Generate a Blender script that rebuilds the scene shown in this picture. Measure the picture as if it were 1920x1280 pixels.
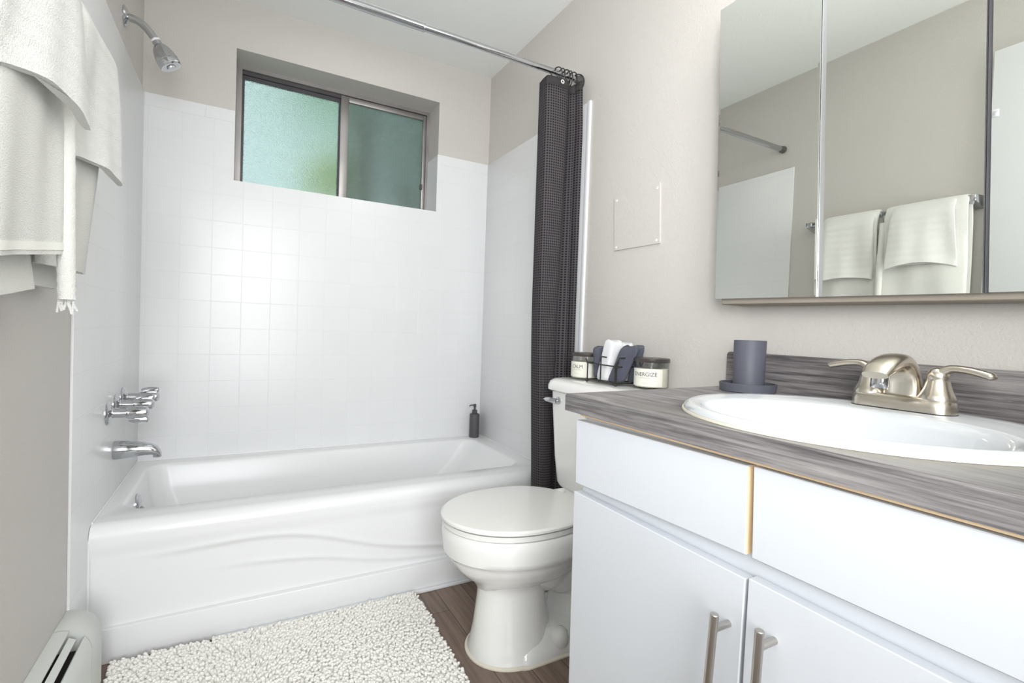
import bpy, bmesh, math, random
import numpy as np
from mathutils import Vector, Matrix
random.seed(7)
rng = np.random.default_rng(7)
for o in list(bpy.data.objects):
    bpy.data.objects.remove(o)
scene = bpy.context.scene
col = scene.collection
PI = math.pi

# ------------------------------------------------------------------ camera
cam_d = bpy.data.cameras.new('camera')
cam = bpy.data.objects.new('camera', cam_d)
col.objects.link(cam)
scene.camera = cam
cam_d.sensor_width = 36.0
cam_d.lens = 924.33 / 1920 * 36.0
cam_d.clip_start = 0.02
yaw, pitch, roll = (math.radians(a) for a in (28.855, -1.282, 2.03))
fwd = Vector((math.sin(yaw) * math.cos(pitch), math.cos(yaw) * math.cos(pitch), math.sin(pitch)))
rt = Vector((math.cos(yaw), -math.sin(yaw), 0))
up = rt.cross(fwd)
r2 = rt * math.cos(roll) + up * math.sin(roll)
u2 = -rt * math.sin(roll) + up * math.cos(roll)
cam.matrix_world = Matrix(((r2.x, u2.x, -fwd.x, 0.3577), (r2.y, u2.y, -fwd.y, -2.4411),
                           (r2.z, u2.z, -fwd.z, 0.9594), (0, 0, 0, 1)))

# ------------------------------------------------------------------ colour management, world, lights
scene.view_settings.view_transform = 'Standard'
scene.view_settings.look = 'None'
scene.view_settings.exposure = 0.5
scene.view_settings.gamma = 1.0
scene.view_settings.use_curve_mapping = False
world = bpy.data.worlds.new('world')
scene.world = world
world.use_nodes = True
wn = world.node_tree
bg = wn.nodes['Background']
bg.inputs[0].default_value = (0.41, 0.53, 0.53, 1)
bg.inputs[1].default_value = 1.15


def area(name, loc, target, sx, sy, power, color=(1, 1, 1), spread=180):
    d = bpy.data.lights.new(name, 'AREA')
    d.shape = 'RECTANGLE'
    d.size, d.size_y, d.energy, d.color = sx, sy, power, color
    d.spread = math.radians(spread)
    o = bpy.data.objects.new(name, d)
    col.objects.link(o)
    o.location = loc
    o.rotation_euler = (Vector(target) - Vector(loc)).to_track_quat('-Z', 'Y').to_euler()
    return o


def bulb(name, loc, power, radius, color):
    d = bpy.data.lights.new(name, 'POINT')
    d.energy, d.shadow_soft_size, d.color = power, radius, color
    o = bpy.data.objects.new(name, d)
    col.objects.link(o)
    o.location = loc


area('hall_daylight', (0.40, -3.12, 1.15), (0.75, 0, 0.52), 0.74, 1.7, 10.5, (0.97, 0.985, 1.0), 105)
area('ceiling_bounce_fill', (0.50, -2.72, 1.25), (0.55, -2.6, 2.6), 0.9, 0.5, 9.0, (0.97, 0.985, 1.0))  # added fill behind the camera, thrown upward to brighten the ceiling; no fixture there
area('side_fill', (0.08, -2.72, 1.3), (1.5, -1.35, 1.62), 0.4, 0.6, 6.3, (0.98, 0.99, 1.0), 95)  # added fill from the left that brightens the right wall, not a room lamp
for by in (-1.85, -2.10, -2.35):
    bulb('vanity_bulb', (1.20, by, 2.0), 1.6, 0.07, (1.0, 0.99, 0.98))
area('tub_fill', (0.8, -0.45, 2.29), (0.8, -0.45, 0), 0.5, 0.5, 0.5, (1.0, 0.99, 0.97))  # added downward fill for the tub alcove, no known fixture above it

# ------------------------------------------------------------------ materials


def new_mat(name):
    m = bpy.data.materials.new(name)
    m.use_nodes = True
    nt = m.node_tree
    return m, nt, nt.nodes['Principled BSDF']


def N(nt, kind, **kw):
    n = nt.nodes.new(kind)
    for k, v in kw.items():
        setattr(n, k, v)
    return n


def srgb(*c):
    return tuple(((x / 255) / 12.92 if x / 255 <= 0.04045 else ((x / 255 + 0.055) / 1.055) ** 2.4) for x in c) + (1,)


def bump(nt, b, height, strength, distance):
    n = N(nt, 'ShaderNodeBump')
    n.inputs['Strength'].default_value = strength
    n.inputs['Distance'].default_value = distance
    nt.links.new(height, n.inputs['Height'])
    nt.links.new(n.outputs[0], b.inputs['Normal'])
    return n


def position(nt):
    return N(nt, 'ShaderNodeNewGeometry').outputs['Position']


def noise(nt, vec, scale, detail=2.0, rough=0.5, stretch=None):
    n = N(nt, 'ShaderNodeTexNoise')
    n.inputs['Scale'].default_value = scale
    n.inputs['Detail'].default_value = detail
    n.inputs['Roughness'].default_value = rough
    if stretch:
        mp = N(nt, 'ShaderNodeMapping')
        mp.inputs['Scale'].default_value = stretch
        nt.links.new(vec, mp.inputs['Vector'])
        vec = mp.outputs[0]
    nt.links.new(vec, n.inputs['Vector'])
    return n


def ramp(nt, fac, stops):
    r = N(nt, 'ShaderNodeValToRGB')
    els = r.color_ramp.elements
    while len(els) < len(stops):
        els.new(0.5)
    for e, (p, c) in zip(els, stops):
        e.position, e.color = p, c
    nt.links.new(fac, r.inputs[0])
    return r


def simple(name, color, rough=0.5, metal=0.0, coat=0.0, spec=None, bumpy=None, vary=0.0):
    m, nt, b = new_mat(name)
    b.inputs['Base Color'].default_value = color
    b.inputs['Roughness'].default_value = rough
    b.inputs['Metallic'].default_value = metal
    b.inputs['Coat Weight'].default_value = coat
    if spec is not None:
        b.inputs['Specular IOR Level'].default_value = spec
    co = N(nt, 'ShaderNodeTexCoord').outputs['Object']
    if bumpy:
        sc, st, di = bumpy
        bump(nt, b, noise(nt, co, sc, 3.0).outputs[0], st, di)
    if vary:
        nn = noise(nt, co, 6.0, 3.0)
        lo = tuple(c * (1 - vary) for c in color[:3]) + (1,)
        rr = ramp(nt, nn.outputs[0], [(0.3, lo), (0.7, color)])
        nt.links.new(rr.outputs[0], b.inputs['Base Color'])
    return m


M = {}
M['paint'] = simple('wall_paint', srgb(204, 200, 195), 0.55, spec=0.3)
_nt = M['paint'].node_tree
_b = _nt.nodes['Principled BSDF']
bump(_nt, _b, noise(_nt, position(_nt), 190.0, 3.0, 0.55).outputs[0], 0.35, 0.004)
M['ceiling'] = simple('ceiling_paint', srgb(240, 242, 239), 0.7, spec=0.2)
_nt = M['ceiling'].node_tree
bump(_nt, _nt.nodes['Principled BSDF'], noise(_nt, position(_nt), 120.0, 3.0).outputs[0], 0.2, 0.004)


def tile_mat(name, axis, origin, rows=True):
    m, nt, b = new_mat(name)
    sep = N(nt, 'ShaderNodeSeparateXYZ')
    nt.links.new(position(nt), sep.inputs[0])
    cmb = N(nt, 'ShaderNodeCombineXYZ')
    nt.links.new(sep.outputs[axis], cmb.inputs[0])
    nt.links.new(sep.outputs['Z'], cmb.inputs[1])
    mp = N(nt, 'ShaderNodeMapping')
    mp.inputs['Location'].default_value = (-origin[0], -origin[1], 0)
    nt.links.new(cmb.outputs[0], mp.inputs[0])
    br = N(nt, 'ShaderNodeTexBrick')
    br.offset = 0.0
    br.squash = 1.0
    br.inputs['Color1'].default_value = srgb(230, 231, 232)
    br.inputs['Color2'].default_value = srgb(228, 229, 230)
    br.inputs['Mortar'].default_value = srgb(227, 228, 229)
    br.inputs['Scale'].default_value = 1.0
    br.inputs['Brick Width'].default_value = 0.1126
    br.inputs['Row Height'].default_value = 0.1126
    br.inputs['Mortar Size'].default_value = 0.0016
    br.inputs['Mortar Smooth'].default_value = 0.6
    nt.links.new(mp.outputs[0], br.inputs['Vector'])
    nt.links.new(br.outputs['Color'], b.inputs['Base Color'])
    b.inputs['Roughness'].default_value = 0.27
    inv = N(nt, 'ShaderNodeMath', operation='SUBTRACT')
    inv.inputs[0].default_value = 1.0
    nt.links.new(br.outputs['Fac'], inv.inputs[1])
    wob = noise(nt, mp.outputs[0], 9.0, 1.0)
    ad = N(nt, 'ShaderNodeMath', operation='MULTIPLY_ADD')
    ad.inputs[1].default_value = 0.35
    nt.links.new(wob.outputs[0], ad.inputs[0])
    nt.links.new(inv.outputs[0], ad.inputs[2])
    bump(nt, b, ad.outputs[0], 0.27, 0.002)
    return m


M['tile_x'] = tile_mat('tile_back', 'X', (0.0195 - 0.1126 * 4, 1.3757 - 0.1126 * 20))
M['tile_y'] = tile_mat('tile_side', 'Y', (-0.02 - 0.1126 * 40, 1.3757 - 0.1126 * 20))
M['porcelain'] = simple('porcelain', srgb(212, 215, 218), 0.07, coat=0.3)
M['bisque'] = simple('toilet_china', srgb(237, 237, 234), 0.08, coat=0.3)
M['seat'] = simple('seat_plastic', srgb(234, 234, 230), 0.22)
M['enamel'] = simple('tub_enamel', srgb(233, 234, 235), 0.24, coat=0.0)
M['tile_plain'] = simple('tile_border', srgb(229, 230, 231), 0.27)
M['caulk'] = simple('caulk', srgb(222, 216, 200), 0.5)
M['chrome'] = simple('chrome', (0.56, 0.57, 0.59, 1), 0.07, 1.0)
M['rod'] = simple('rod_chrome', (0.5, 0.51, 0.53, 1), 0.14, 1.0)
M['nickel'] = simple('brushed_nickel', (0.62, 0.57, 0.49, 1), 0.27, 1.0)
M['steel'] = simple('pull_steel', (0.52, 0.49, 0.45, 1), 0.3, 1.0)
M['alu'] = simple('aluminium', (0.42, 0.40, 0.39, 1), 0.45, 0.8, vary=0.25)
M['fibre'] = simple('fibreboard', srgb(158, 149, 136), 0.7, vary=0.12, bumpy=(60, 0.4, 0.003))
M['alu_bright'] = simple('aluminium_trim', (0.8, 0.82, 0.84, 1), 0.25, 0.9)
M['track'] = simple('window_track', srgb(84, 82, 86), 0.5, vary=0.3)
M['white'] = simple('white_paint', srgb(232, 234, 236), 0.35, vary=0.01)
M['lacquer'] = simple('cabinet_white', srgb(215, 219, 224), 0.3, vary=0.01)
M['heater'] = simple('heater_enamel', srgb(214, 217, 213), 0.4, vary=0.03)
M['raw_wood'] = simple('raw_edge', srgb(250, 222, 182), 0.6, vary=0.12)
M['mirror'] = simple('mirror_glass', (0.89, 0.91, 0.87, 1), 0.0, 1.0)
M['black'] = simple('matte_black', srgb(52, 52, 55), 0.45, vary=0.05)
M['wire'] = simple('black_wire', srgb(40, 38, 38), 0.4)
M['charcoal'] = simple('charcoal_resin', srgb(88, 90, 100), 0.5, spec=0.35)
M['bottle'] = simple('bottle_black', srgb(84, 82, 86), 0.5, spec=0.35)
M['dark_void'] = simple('dark_interior', srgb(40, 30, 30), 0.8, vary=0.3)
M['lid_dark'] = simple('candle_lid', srgb(70, 64, 62), 0.35, vary=0.1)
M['wax'] = simple('candle_wax', srgb(242, 236, 220), 0.5)
M['paper'] = simple('candle_label', srgb(232, 230, 220), 0.6)
M['ink'] = simple('label_ink', srgb(84, 82, 80), 0.7)
M['ink_faint'] = simple('label_ink_faint', srgb(196, 196, 186), 0.7)
M['rubber'] = simple('dark_rubber', srgb(80, 78, 76), 0.5)
M['grommet'] = simple('grommet_white', srgb(226, 224, 220), 0.3)


def glass_mat(name, color, rough):
    m, nt, b = new_mat(name)
    b.inputs['Base Color'].default_value = color
    b.inputs['Roughness'].default_value = rough
    b.inputs['Transmission Weight'].default_value = 1.0
    b.inputs['IOR'].default_value = 1.45
    return m


def jar_mat():
    m = bpy.data.materials.new('jar_glass')
    m.use_nodes = True
    nt = m.node_tree
    nt.nodes.remove(nt.nodes['Principled BSDF'])
    out = nt.nodes['Material Output']
    g = N(nt, 'ShaderNodeBsdfGlossy')
    g.inputs['Roughness'].default_value = 0.05
    t = N(nt, 'ShaderNodeBsdfTransparent')
    t.inputs['Color'].default_value = (0.93, 0.94, 0.93, 1)
    fr = N(nt, 'ShaderNodeMapRange')
    lw = N(nt, 'ShaderNodeLayerWeight')
    nt.links.new(lw.outputs['Facing'], fr.inputs[0])
    fr.inputs[1].default_value = 0.3
    fr.inputs[3].default_value = 0.04
    fr.inputs[4].default_value = 0.35
    mx = N(nt, 'ShaderNodeMixShader')
    nt.links.new(fr.outputs[0], mx.inputs[0])
    nt.links.new(t.outputs[0], mx.inputs[1])
    nt.links.new(g.outputs[0], mx.inputs[2])
    nt.links.new(mx.outputs[0], out.inputs[0])
    return m


M['jar'] = jar_mat()


def frosted(name, color, rough):
    """obscure pattern glass: pebbled bump over rough transmission"""
    m, nt, b = new_mat(name)
    b.inputs['Base Color'].default_value = color
    b.inputs['Roughness'].default_value = rough
    b.inputs['Transmission Weight'].default_value = 1.0
    b.inputs['IOR'].default_value = 1.3
    co = N(nt, 'ShaderNodeTexCoord').outputs['Object']
    v = N(nt, 'ShaderNodeTexVoronoi')
    v.inputs['Scale'].default_value = 280.0
    nt.links.new(co, v.inputs['Vector'])
    bump(nt, b, v.outputs[0], 0.7, 0.004)
    return m


M['pane'] = frosted('obscure_glass', (0.93, 0.98, 0.97, 1), 0.30)


def screen_mat():
    m = bpy.data.materials.new('insect_screen')
    m.use_nodes = True
    nt = m.node_tree
    nt.nodes.remove(nt.nodes['Principled BSDF'])
    d = N(nt, 'ShaderNodeBsdfDiffuse')
    d.inputs[0].default_value = (0.10, 0.105, 0.10, 1)
    t = N(nt, 'ShaderNodeBsdfTransparent')
    mx = N(nt, 'ShaderNodeMixShader')
    mx.inputs[0].default_value = 0.36
    nt.links.new(t.outputs[0], mx.inputs[1])
    nt.links.new(d.outputs[0], mx.inputs[2])
    nt.links.new(mx.outputs[0], nt.nodes['Material Output'].inputs[0])
    return m


M['screen'] = screen_mat()


def leaf_mat(name, c1, c2):
    m, nt, b = new_mat(name)
    nn = noise(nt, position(nt), 5.0, 4.0, 0.6)
    r = ramp(nt, nn.outputs[0], [(0.35, c1), (0.65, c2)])
    nt.links.new(r.outputs[0], b.inputs['Base Color'])
    b.inputs['Roughness'].default_value = 0.7
    return m


M['leaf'] = leaf_mat('leaf_green', srgb(110, 175, 120), srgb(175, 225, 160))
M['leaf_yellow'] = leaf_mat('leaf_yellow', srgb(190, 215, 120), srgb(235, 240, 160))
M['leaf_dark'] = leaf_mat('leaf_dark', srgb(110, 145, 120), srgb(185, 210, 180))

M['leaf_pale'] = leaf_mat('leaf_pale', srgb(225, 235, 225), srgb(250, 250, 245))


def floor_mat():
    m, nt, b = new_mat('vinyl_plank')
    sep = N(nt, 'ShaderNodeSeparateXYZ')
    nt.links.new(position(nt), sep.inputs[0])
    cmb = N(nt, 'ShaderNodeCombineXYZ')
    nt.links.new(sep.outputs['Y'], cmb.inputs[0])
    nt.links.new(sep.outputs['X'], cmb.inputs[1])
    br = N(nt, 'ShaderNodeTexBrick')
    br.offset = 0.37
    br.inputs['Color1'].default_value = srgb(140, 120, 106)
    br.inputs['Color2'].default_value = srgb(122, 104, 92)
    br.inputs['Mortar'].default_value = srgb(66, 54, 46)
    br.inputs['Scale'].default_value = 1.0
    br.inputs['Brick Width'].default_value = 0.9
    br.inputs['Row Height'].default_value = 0.1
    br.inputs['Mortar Size'].default_value = 0.0012
    nt.links.new(cmb.outputs[0], br.inputs['Vector'])
    g = noise(nt, cmb.outputs[0], 30.0, 5.0, 0.65, (0.12, 2.4, 1))
    gr = ramp(nt, g.outputs[0], [(0.3, (0.55, 0.52, 0.50, 1)), (0.62, (1.1, 1.1, 1.1, 1))])
    mx = N(nt, 'ShaderNodeMix', data_type='RGBA', blend_type='MULTIPLY')
    mx.inputs['Factor'].default_value = 0.9
    nt.links.new(br.outputs['Color'], mx.inputs[6])
    nt.links.new(gr.outputs[0], mx.inputs[7])
    nt.links.new(mx.outputs[2], b.inputs['Base Color'])
    b.inputs['Roughness'].default_value = 0.42
    bump(nt, b, g.outputs[0], 0.15, 0.001)
    return m


M['floor'] = floor_mat()


def counter_mat():
    m, nt, b = new_mat('counter_laminate')
    p = position(nt)
    g = noise(nt, p, 55.0, 7.0, 0.72, (3.6, 0.10, 3.6))
    g2 = noise(nt, p, 7.0, 3.0, 0.6, (2.4, 0.35, 2.4))
    md = N(nt, 'ShaderNodeMath', operation='MULTIPLY_ADD')
    md.inputs[1].default_value = 0.6
    nt.links.new(g.outputs[0], md.inputs[0])
    sc = N(nt, 'ShaderNodeMath', operation='MULTIPLY')
    sc.inputs[1].default_value = 0.4
    nt.links.new(g2.outputs[0], sc.inputs[0])
    nt.links.new(sc.outputs[0], md.inputs[2])
    r = ramp(nt, md.outputs[0], [(0.36, srgb(66, 62, 64)), (0.45, srgb(100, 96, 97)), (0.53, srgb(130, 126, 126)), (0.64, srgb(158, 155, 153))])
    nt.links.new(r.outputs[0], b.inputs['Base Color'])
    b.inputs['Roughness'].default_value = 0.3
    return m


M['counter'] = counter_mat()


def towel_mat(name, color, scale=420.0, st=0.9, di=0.004, bands=0.0):
    m, nt, b = new_mat(name)
    b.inputs['Base Color'].default_value = color
    b.inputs['Roughness'].default_value = 0.95
    b.inputs['Specular IOR Level'].default_value = 0.1
    b.inputs['Sheen Weight'].default_value = 0.25
    p = position(nt)
    nn = noise(nt, p, scale, 3.0, 0.7)
    h = nn.outputs[0]
    if bands:
        w = N(nt, 'ShaderNodeTexWave', bands_direction='Z')
        w.inputs['Scale'].default_value = bands
        w.inputs['Distortion'].default_value = 0.6
        nt.links.new(p, w.inputs['Vector'])
        ad = N(nt, 'ShaderNodeMath', operation='MULTIPLY_ADD')
        ad.inputs[1].default_value = 0.35
        nt.links.new(w.outputs['Fac'], ad.inputs[0])
        nt.links.new(h, ad.inputs[2])
        h = ad.outputs[0]
    bump(nt, b, h, st, di)
    return m


M['towel'] = towel_mat('towel_white', srgb(244, 244, 238))
M['towel_band'] = towel_mat('towel_hem', srgb(240, 240, 232), 800, 0.2, 0.001)
M['hand_towel'] = towel_mat('hand_towel_white', srgb(245, 245, 240), bands=11.0)
M['cloth_white'] = towel_mat('washcloth_white', srgb(240, 241, 244), 500, 0.8)
M['cloth_grey'] = towel_mat('washcloth_grey', srgb(88, 92, 108), 420, 1.0, 0.006)
M['mat_pile'] = towel_mat('mat_pile', srgb(249, 247, 241), 260, 0.5)


def waffle_mat():
    m, nt, b = new_mat('curtain_waffle')
    uv = N(nt, 'ShaderNodeUVMap').outputs[0]
    sep = N(nt, 'ShaderNodeSeparateXYZ')
    nt.links.new(uv, sep.inputs[0])

    def tri(o):
        f = N(nt, 'ShaderNodeMath', operation='MULTIPLY')
        f.inputs[1].default_value = 1 / 0.0098
        nt.links.new(o, f.inputs[0])
        g = N(nt, 'ShaderNodeMath', operation='FRACT')
        nt.links.new(f.outputs[0], g.inputs[0])
        s = N(nt, 'ShaderNodeMath', operation='SUBTRACT')
        s.inputs[1].default_value = 0.5
        nt.links.new(g.outputs[0], s.inputs[0])
        a = N(nt, 'ShaderNodeMath', operation='ABSOLUTE')
        nt.links.new(s.outputs[0], a.inputs[0])
        return a.outputs[0]
    mx = N(nt, 'ShaderNodeMath', operation='MAXIMUM')
    nt.links.new(tri(sep.outputs[0]), mx.inputs[0])
    nt.links.new(tri(sep.outputs[1]), mx.inputs[1])
    r = ramp(nt, mx.outputs[0], [(0.24, srgb(30, 29, 31)), (0.36, srgb(80, 76, 79))])
    nt.links.new(r.outputs[0], b.inputs['Base Color'])
    b.inputs['Roughness'].default_value = 0.85
    b.inputs['Specular IOR Level'].default_value = 0.2
    bump(nt, b, mx.outputs[0], 0.6, 0.004)
    return m


M['waffle'] = waffle_mat()
M['curtain_hem'] = simple('curtain_hem', srgb(62, 59, 61), 0.85, spec=0.2, bumpy=(300, 0.3, 0.002))

# ------------------------------------------------------------------ mesh helpers


class MB:
    def __init__(self):
        self.v, self.f = [], []

    def add(self, verts, faces):
        n = len(self.v)
        self.v += [tuple(p) for p in verts]
        self.f += [tuple(i + n for i in q) for q in faces]
        return self

    def from_bm(self, bm):
        bm.verts.index_update()
        self.add([v.co[:] for v in bm.verts], [[v.index for v in f.verts] for f in bm.faces])
        bm.free()
        return self

    def hexa(self, p, bevel=0.0, seg=2):
        """p: 8 corners, bottom 4 then top 4"""
        bm = bmesh.new()
        vs = [bm.verts.new(q) for q in p]
        for q in ((3, 2, 1, 0), (4, 5, 6, 7), (0, 1, 5, 4), (1, 2, 6, 5), (2, 3, 7, 6), (3, 0, 4, 7)):
            bm.faces.new([vs[i] for i in q])
        bmesh.ops.recalc_face_normals(bm, faces=bm.faces[:])
        if bevel:
            bmesh.ops.bevel(bm, geom=bm.edges[:], offset=bevel, segments=seg, profile=0.5, affect='EDGES')
        return self.from_bm(bm)

    def box(self, x0, x1, y0, y1, z0, z1, bevel=0.0, seg=2):
        x0, x1 = sorted((x0, x1))
        y0, y1 = sorted((y0, y1))
        z0, z1 = sorted((z0, z1))
        return self.hexa([(x0, y0, z0), (x1, y0, z0), (x1, y1, z0), (x0, y1, z0),
                          (x0, y0, z1), (x1, y0, z1), (x1, y1, z1), (x0, y1, z1)], bevel, seg)

    def loft(self, rings, cap0=True, cap1=True, closed=True):
        n = len(rings[0])
        vs = [p for r in rings for p in r]
        fs = []
        m = n if closed else n - 1
        for i in range(len(rings) - 1):
            for j in range(m):
                a, b = i * n + j, i * n + (j + 1) % n
                fs.append((a, b, b + n, a + n))
        if cap0:
            fs.append(tuple(reversed(range(n))))
        if cap1:
            fs.append(tuple(range((len(rings) - 1) * n, len(rings) * n)))
        return self.add(vs, fs)

    def lathe(self, c, prof, axis=(0, 0, 1), seg=32, cap0=True, cap1=True, scale=(1, 1)):
        """prof: (radius, height) along axis from point c"""
        ax = Vector(axis).normalized()
        t = Vector((0, 0, 1)) if abs(ax.z) < 0.9 else Vector((1, 0, 0))
        u = t.cross(ax).normalized()
        w = ax.cross(u)
        c = Vector(c)
        rings = [[c + ax * h + (u * math.cos(2 * PI * k / seg) * scale[0] + w * math.sin(2 * PI * k / seg) * scale[1]) * max(r, 1e-5)
                  for k in range(seg)] for r, h in prof]
        return self.loft(rings, cap0, cap1)

    def tube(self, pts, rad, seg=12, cap=True, squash=(1, 1), upv=(0, 0, 1)):
        pts = [Vector(p) for p in pts]
        if not hasattr(rad, '__len__'):
            rad = [rad] * len(pts)
        rings = []
        prev = None
        for i, p in enumerate(pts):
            d = (pts[min(i + 1, len(pts) - 1)] - pts[max(i - 1, 0)]).normalized()
            if prev is None:
                t = Vector(upv)
                if abs(t.dot(d)) > 0.95:
                    t = Vector((1, 0, 0)) if abs(d.x) < 0.9 else Vector((0, 1, 0))
                u = (t - d * t.dot(d)).normalized()
            else:
                u = (prev - d * prev.dot(d)).normalized()
            prev = u
            w = d.cross(u)
            rings.append([p + (u * math.cos(2 * PI * k / seg) * squash[0] + w * math.sin(2 * PI * k / seg) * squash[1]) * rad[i] for k in range(seg)])
        return self.loft(rings, cap, cap)

    def torus(self, c, R, r, axis=(0, 0, 1), seg=28, rs=8):
        ax = Vector(axis).normalized()
        t = Vector((0, 0, 1)) if abs(ax.z) < 0.9 else Vector((1, 0, 0))
        u = t.cross(ax).normalized()
        w = ax.cross(u)
        c = Vector(c)
        vs, fs = [], []
        for i in range(seg):
            a = 2 * PI * i / seg
            d = u * math.cos(a) + w * math.sin(a)
            for j in range(rs):
                b = 2 * PI * j / rs
                vs.append(c + d * (R + r * math.cos(b)) + ax * r * math.sin(b))
        for i in range(seg):
            for j in range(rs):
                a, b = i * rs + j, i * rs + (j + 1) % rs
                a2, b2 = ((i + 1) % seg) * rs + j, ((i + 1) % seg) * rs + (j + 1) % rs
                fs.append((a, a2, b2, b))
        return self.add(vs, fs)

    def ball(self, c, r, scale=(1, 1, 1), sub=3):
        bm = bmesh.new()
        bmesh.ops.create_icosphere(bm, subdivisions=sub, radius=r)
        for v in bm.verts:
            v.co = Vector((v.co.x * scale[0] + c[0], v.co.y * scale[1] + c[1], v.co.z * scale[2] + c[2]))
        return self.from_bm(bm)

    def build(self, name, mat, parent=None, smooth=35, loc=None, fix=True, mods=None):
        v = np.array(self.v, dtype=float)
        if parent is not None:
            org = world_loc(parent)
            base = Vector((0, 0, 0))
        else:
            if loc is None:
                loc = ((v[:, 0].min() + v[:, 0].max()) / 2, (v[:, 1].min() + v[:, 1].max()) / 2, v[:, 2].min())
            org = Vector(loc)
            base = org
        me = bpy.data.meshes.new(name)
        me.from_pydata((v - np.array(org[:])).tolist(), [], self.f)
        if fix:
            bm = bmesh.new()
            bm.from_mesh(me)
            bmesh.ops.recalc_face_normals(bm, faces=bm.faces[:])
            bm.to_mesh(me)
            bm.free()
        me.materials.append(M[mat] if isinstance(mat, str) else mat)
        if smooth:
            me.polygons.foreach_set('use_smooth', [True] * len(me.polygons))
            me.set_sharp_from_angle(angle=math.radians(smooth))
        me.update()
        o = bpy.data.objects.new(name, me)
        col.objects.link(o)
        if parent is not None:
            o.parent = parent
        o.location = base
        return o


def world_loc(o):
    p = Vector((0, 0, 0))
    while o is not None:
        p += o.location
        o = o.parent
    return p


def tag(o, label=None, cat=None, group=None, kind=None):
    if label:
        o['label'] = label
    if cat:
        o['category'] = cat
    if group:
        o['group'] = group
    if kind:
        o['kind'] = kind
    return o


def thing(name, loc, label, cat, group=None):
    o = bpy.data.objects.new(name, None)
    o.empty_display_size = 0.05
    col.objects.link(o)
    o.location = loc
    return tag(o, label, cat, group)


def struct(o):
    o['kind'] = 'structure'
    return o


def copy_tree(o, parent=None):
    c = o.copy()
    col.objects.link(c)
    if parent is not None:
        c.parent = parent
    for ch in list(o.children):
        copy_tree(ch, c)
    return c


def rrect(x0, x1, y0, y1, r, z, n=8):
    """rounded rectangle ring, counter-clockwise, 4*(n+1) points"""
    if not hasattr(r, '__len__'):
        r = (r, r, r, r)
    out = []
    for (cx, cy, a0, rr) in ((x1 - r[0], y1 - r[0], 0, r[0]), (x0 + r[1], y1 - r[1], 90, r[1]),
                             (x0 + r[2], y0 + r[2], 180, r[2]), (x1 - r[3], y0 + r[3], 270, r[3])):
        for k in range(n + 1):
            a = math.radians(a0 + 90 * k / n)
            out.append((cx + rr * math.cos(a), cy + rr * math.sin(a), z))
    return out


def ellipse(cx, cy, a, b, z, n=64):
    return [(cx + a * math.cos(2 * PI * k / n), cy + b * math.sin(2 * PI * k / n), z) for k in range(n)]


def catmull(pts, n=6):
    P = [Vector(p) for p in pts]
    P = [P[0] * 2 - P[1]] + P + [P[-1] * 2 - P[-2]]
    out = []
    for i in range(1, len(P) - 2):
        for k in range(n):
            t = k / n
            out.append(0.5 * ((2 * P[i]) + (P[i + 1] - P[i - 1]) * t + (2 * P[i - 1] - 5 * P[i] + 4 * P[i + 1] - P[i + 2]) * t * t
                              + (3 * P[i] - P[i - 1] - 3 * P[i + 1] + P[i + 2]) * t ** 3))
    out.append(P[-2])
    return out


def smoothstep(a, b, x):
    t = min(1, max(0, (x - a) / (b - a)))
    return t * t * (3 - 2 * t)


# ------------------------------------------------------------------ room shell
W, H, YF = 1.518, 2.315, -3.0
TT = 0.006                                     # tile thickness
WX0, WX1, WZ0, WZ1 = 0.3192, 1.2297, 1.5547, 2.1154
struct(MB().box(-0.3, W + 0.3, YF - 1.0, 0.21, -0.1, 0.0).build('floor', 'floor'))
struct(MB().box(-0.3, W + 0.3, YF - 1.0, 0.21, H, H + 0.1).build('ceiling', 'ceiling'))
struct(MB().box(-0.12, 0.0, YF, 0.21, 0, H).build('wall_left', 'paint'))
struct(MB().box(W, W + 0.12, YF, 0.21, 0, H).build('wall_right', 'paint'))
wb = MB()
WB = 0.21
wb.box(0, WX0, 0, WB, 0, H).box(WX1, W, 0, WB, 0, H).box(WX0, WX1, 0, WB, 0, WZ0).box(WX0, WX1, 0, WB, WZ1, H)
struct(wb.build('wall_back', 'paint'))
wf = MB()
wf.box(-0.12, 0.02, YF - 0.1, YF, 0, H).box(0.78, W + 0.12, YF - 0.1, YF, 0, H).box(0.02, 0.78, YF - 0.1, YF, 2.04, H)
struct(wf.build('wall_front', 'paint'))
hw = MB().box(-0.3, W + 0.3, YF - 1.0, YF - 0.95, 0, H).box(-0.3, -0.25, YF - 1, YF - 0.1, 0, H).box(W + .25, W + .3, YF - 1, YF - 0.1, 0, H)
struct(hw.build('wall_hall', 'paint'))

# tile sheets
ZT = 1.848
tb = MB()
tb.box(TT, WX0, -TT, 0.0, 0.30, ZT).box(WX1, W - TT, -TT, 0.0, 0.30, ZT).box(WX0, WX1, -TT, 0.0, 0.30, WZ0)
tb.box(WX0, WX1, -TT, 0.148, WZ0, WZ0 + 0.002)                       # sill
tb.box(WX1 - 0.004, WX1, -TT, 0.148, WZ0, ZT)
struct(tb.build('wall_tile_back', 'tile_x'))
struct(MB().box(0, TT, -0.893, 0, 0, ZT, 0.001).build('wall_tile_left', 'tile_y'))
struct(MB().box(W - TT, W, -0.885, 0, 0, ZT, 0.001).build('wall_tile_right', 'tile_y'))
struct(MB().box(W - TT - 0.003, W + 0.001, -0.903, -0.885, 0.0, ZT + 0.002, 0.002).build('trim_1', 'white'))
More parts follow.
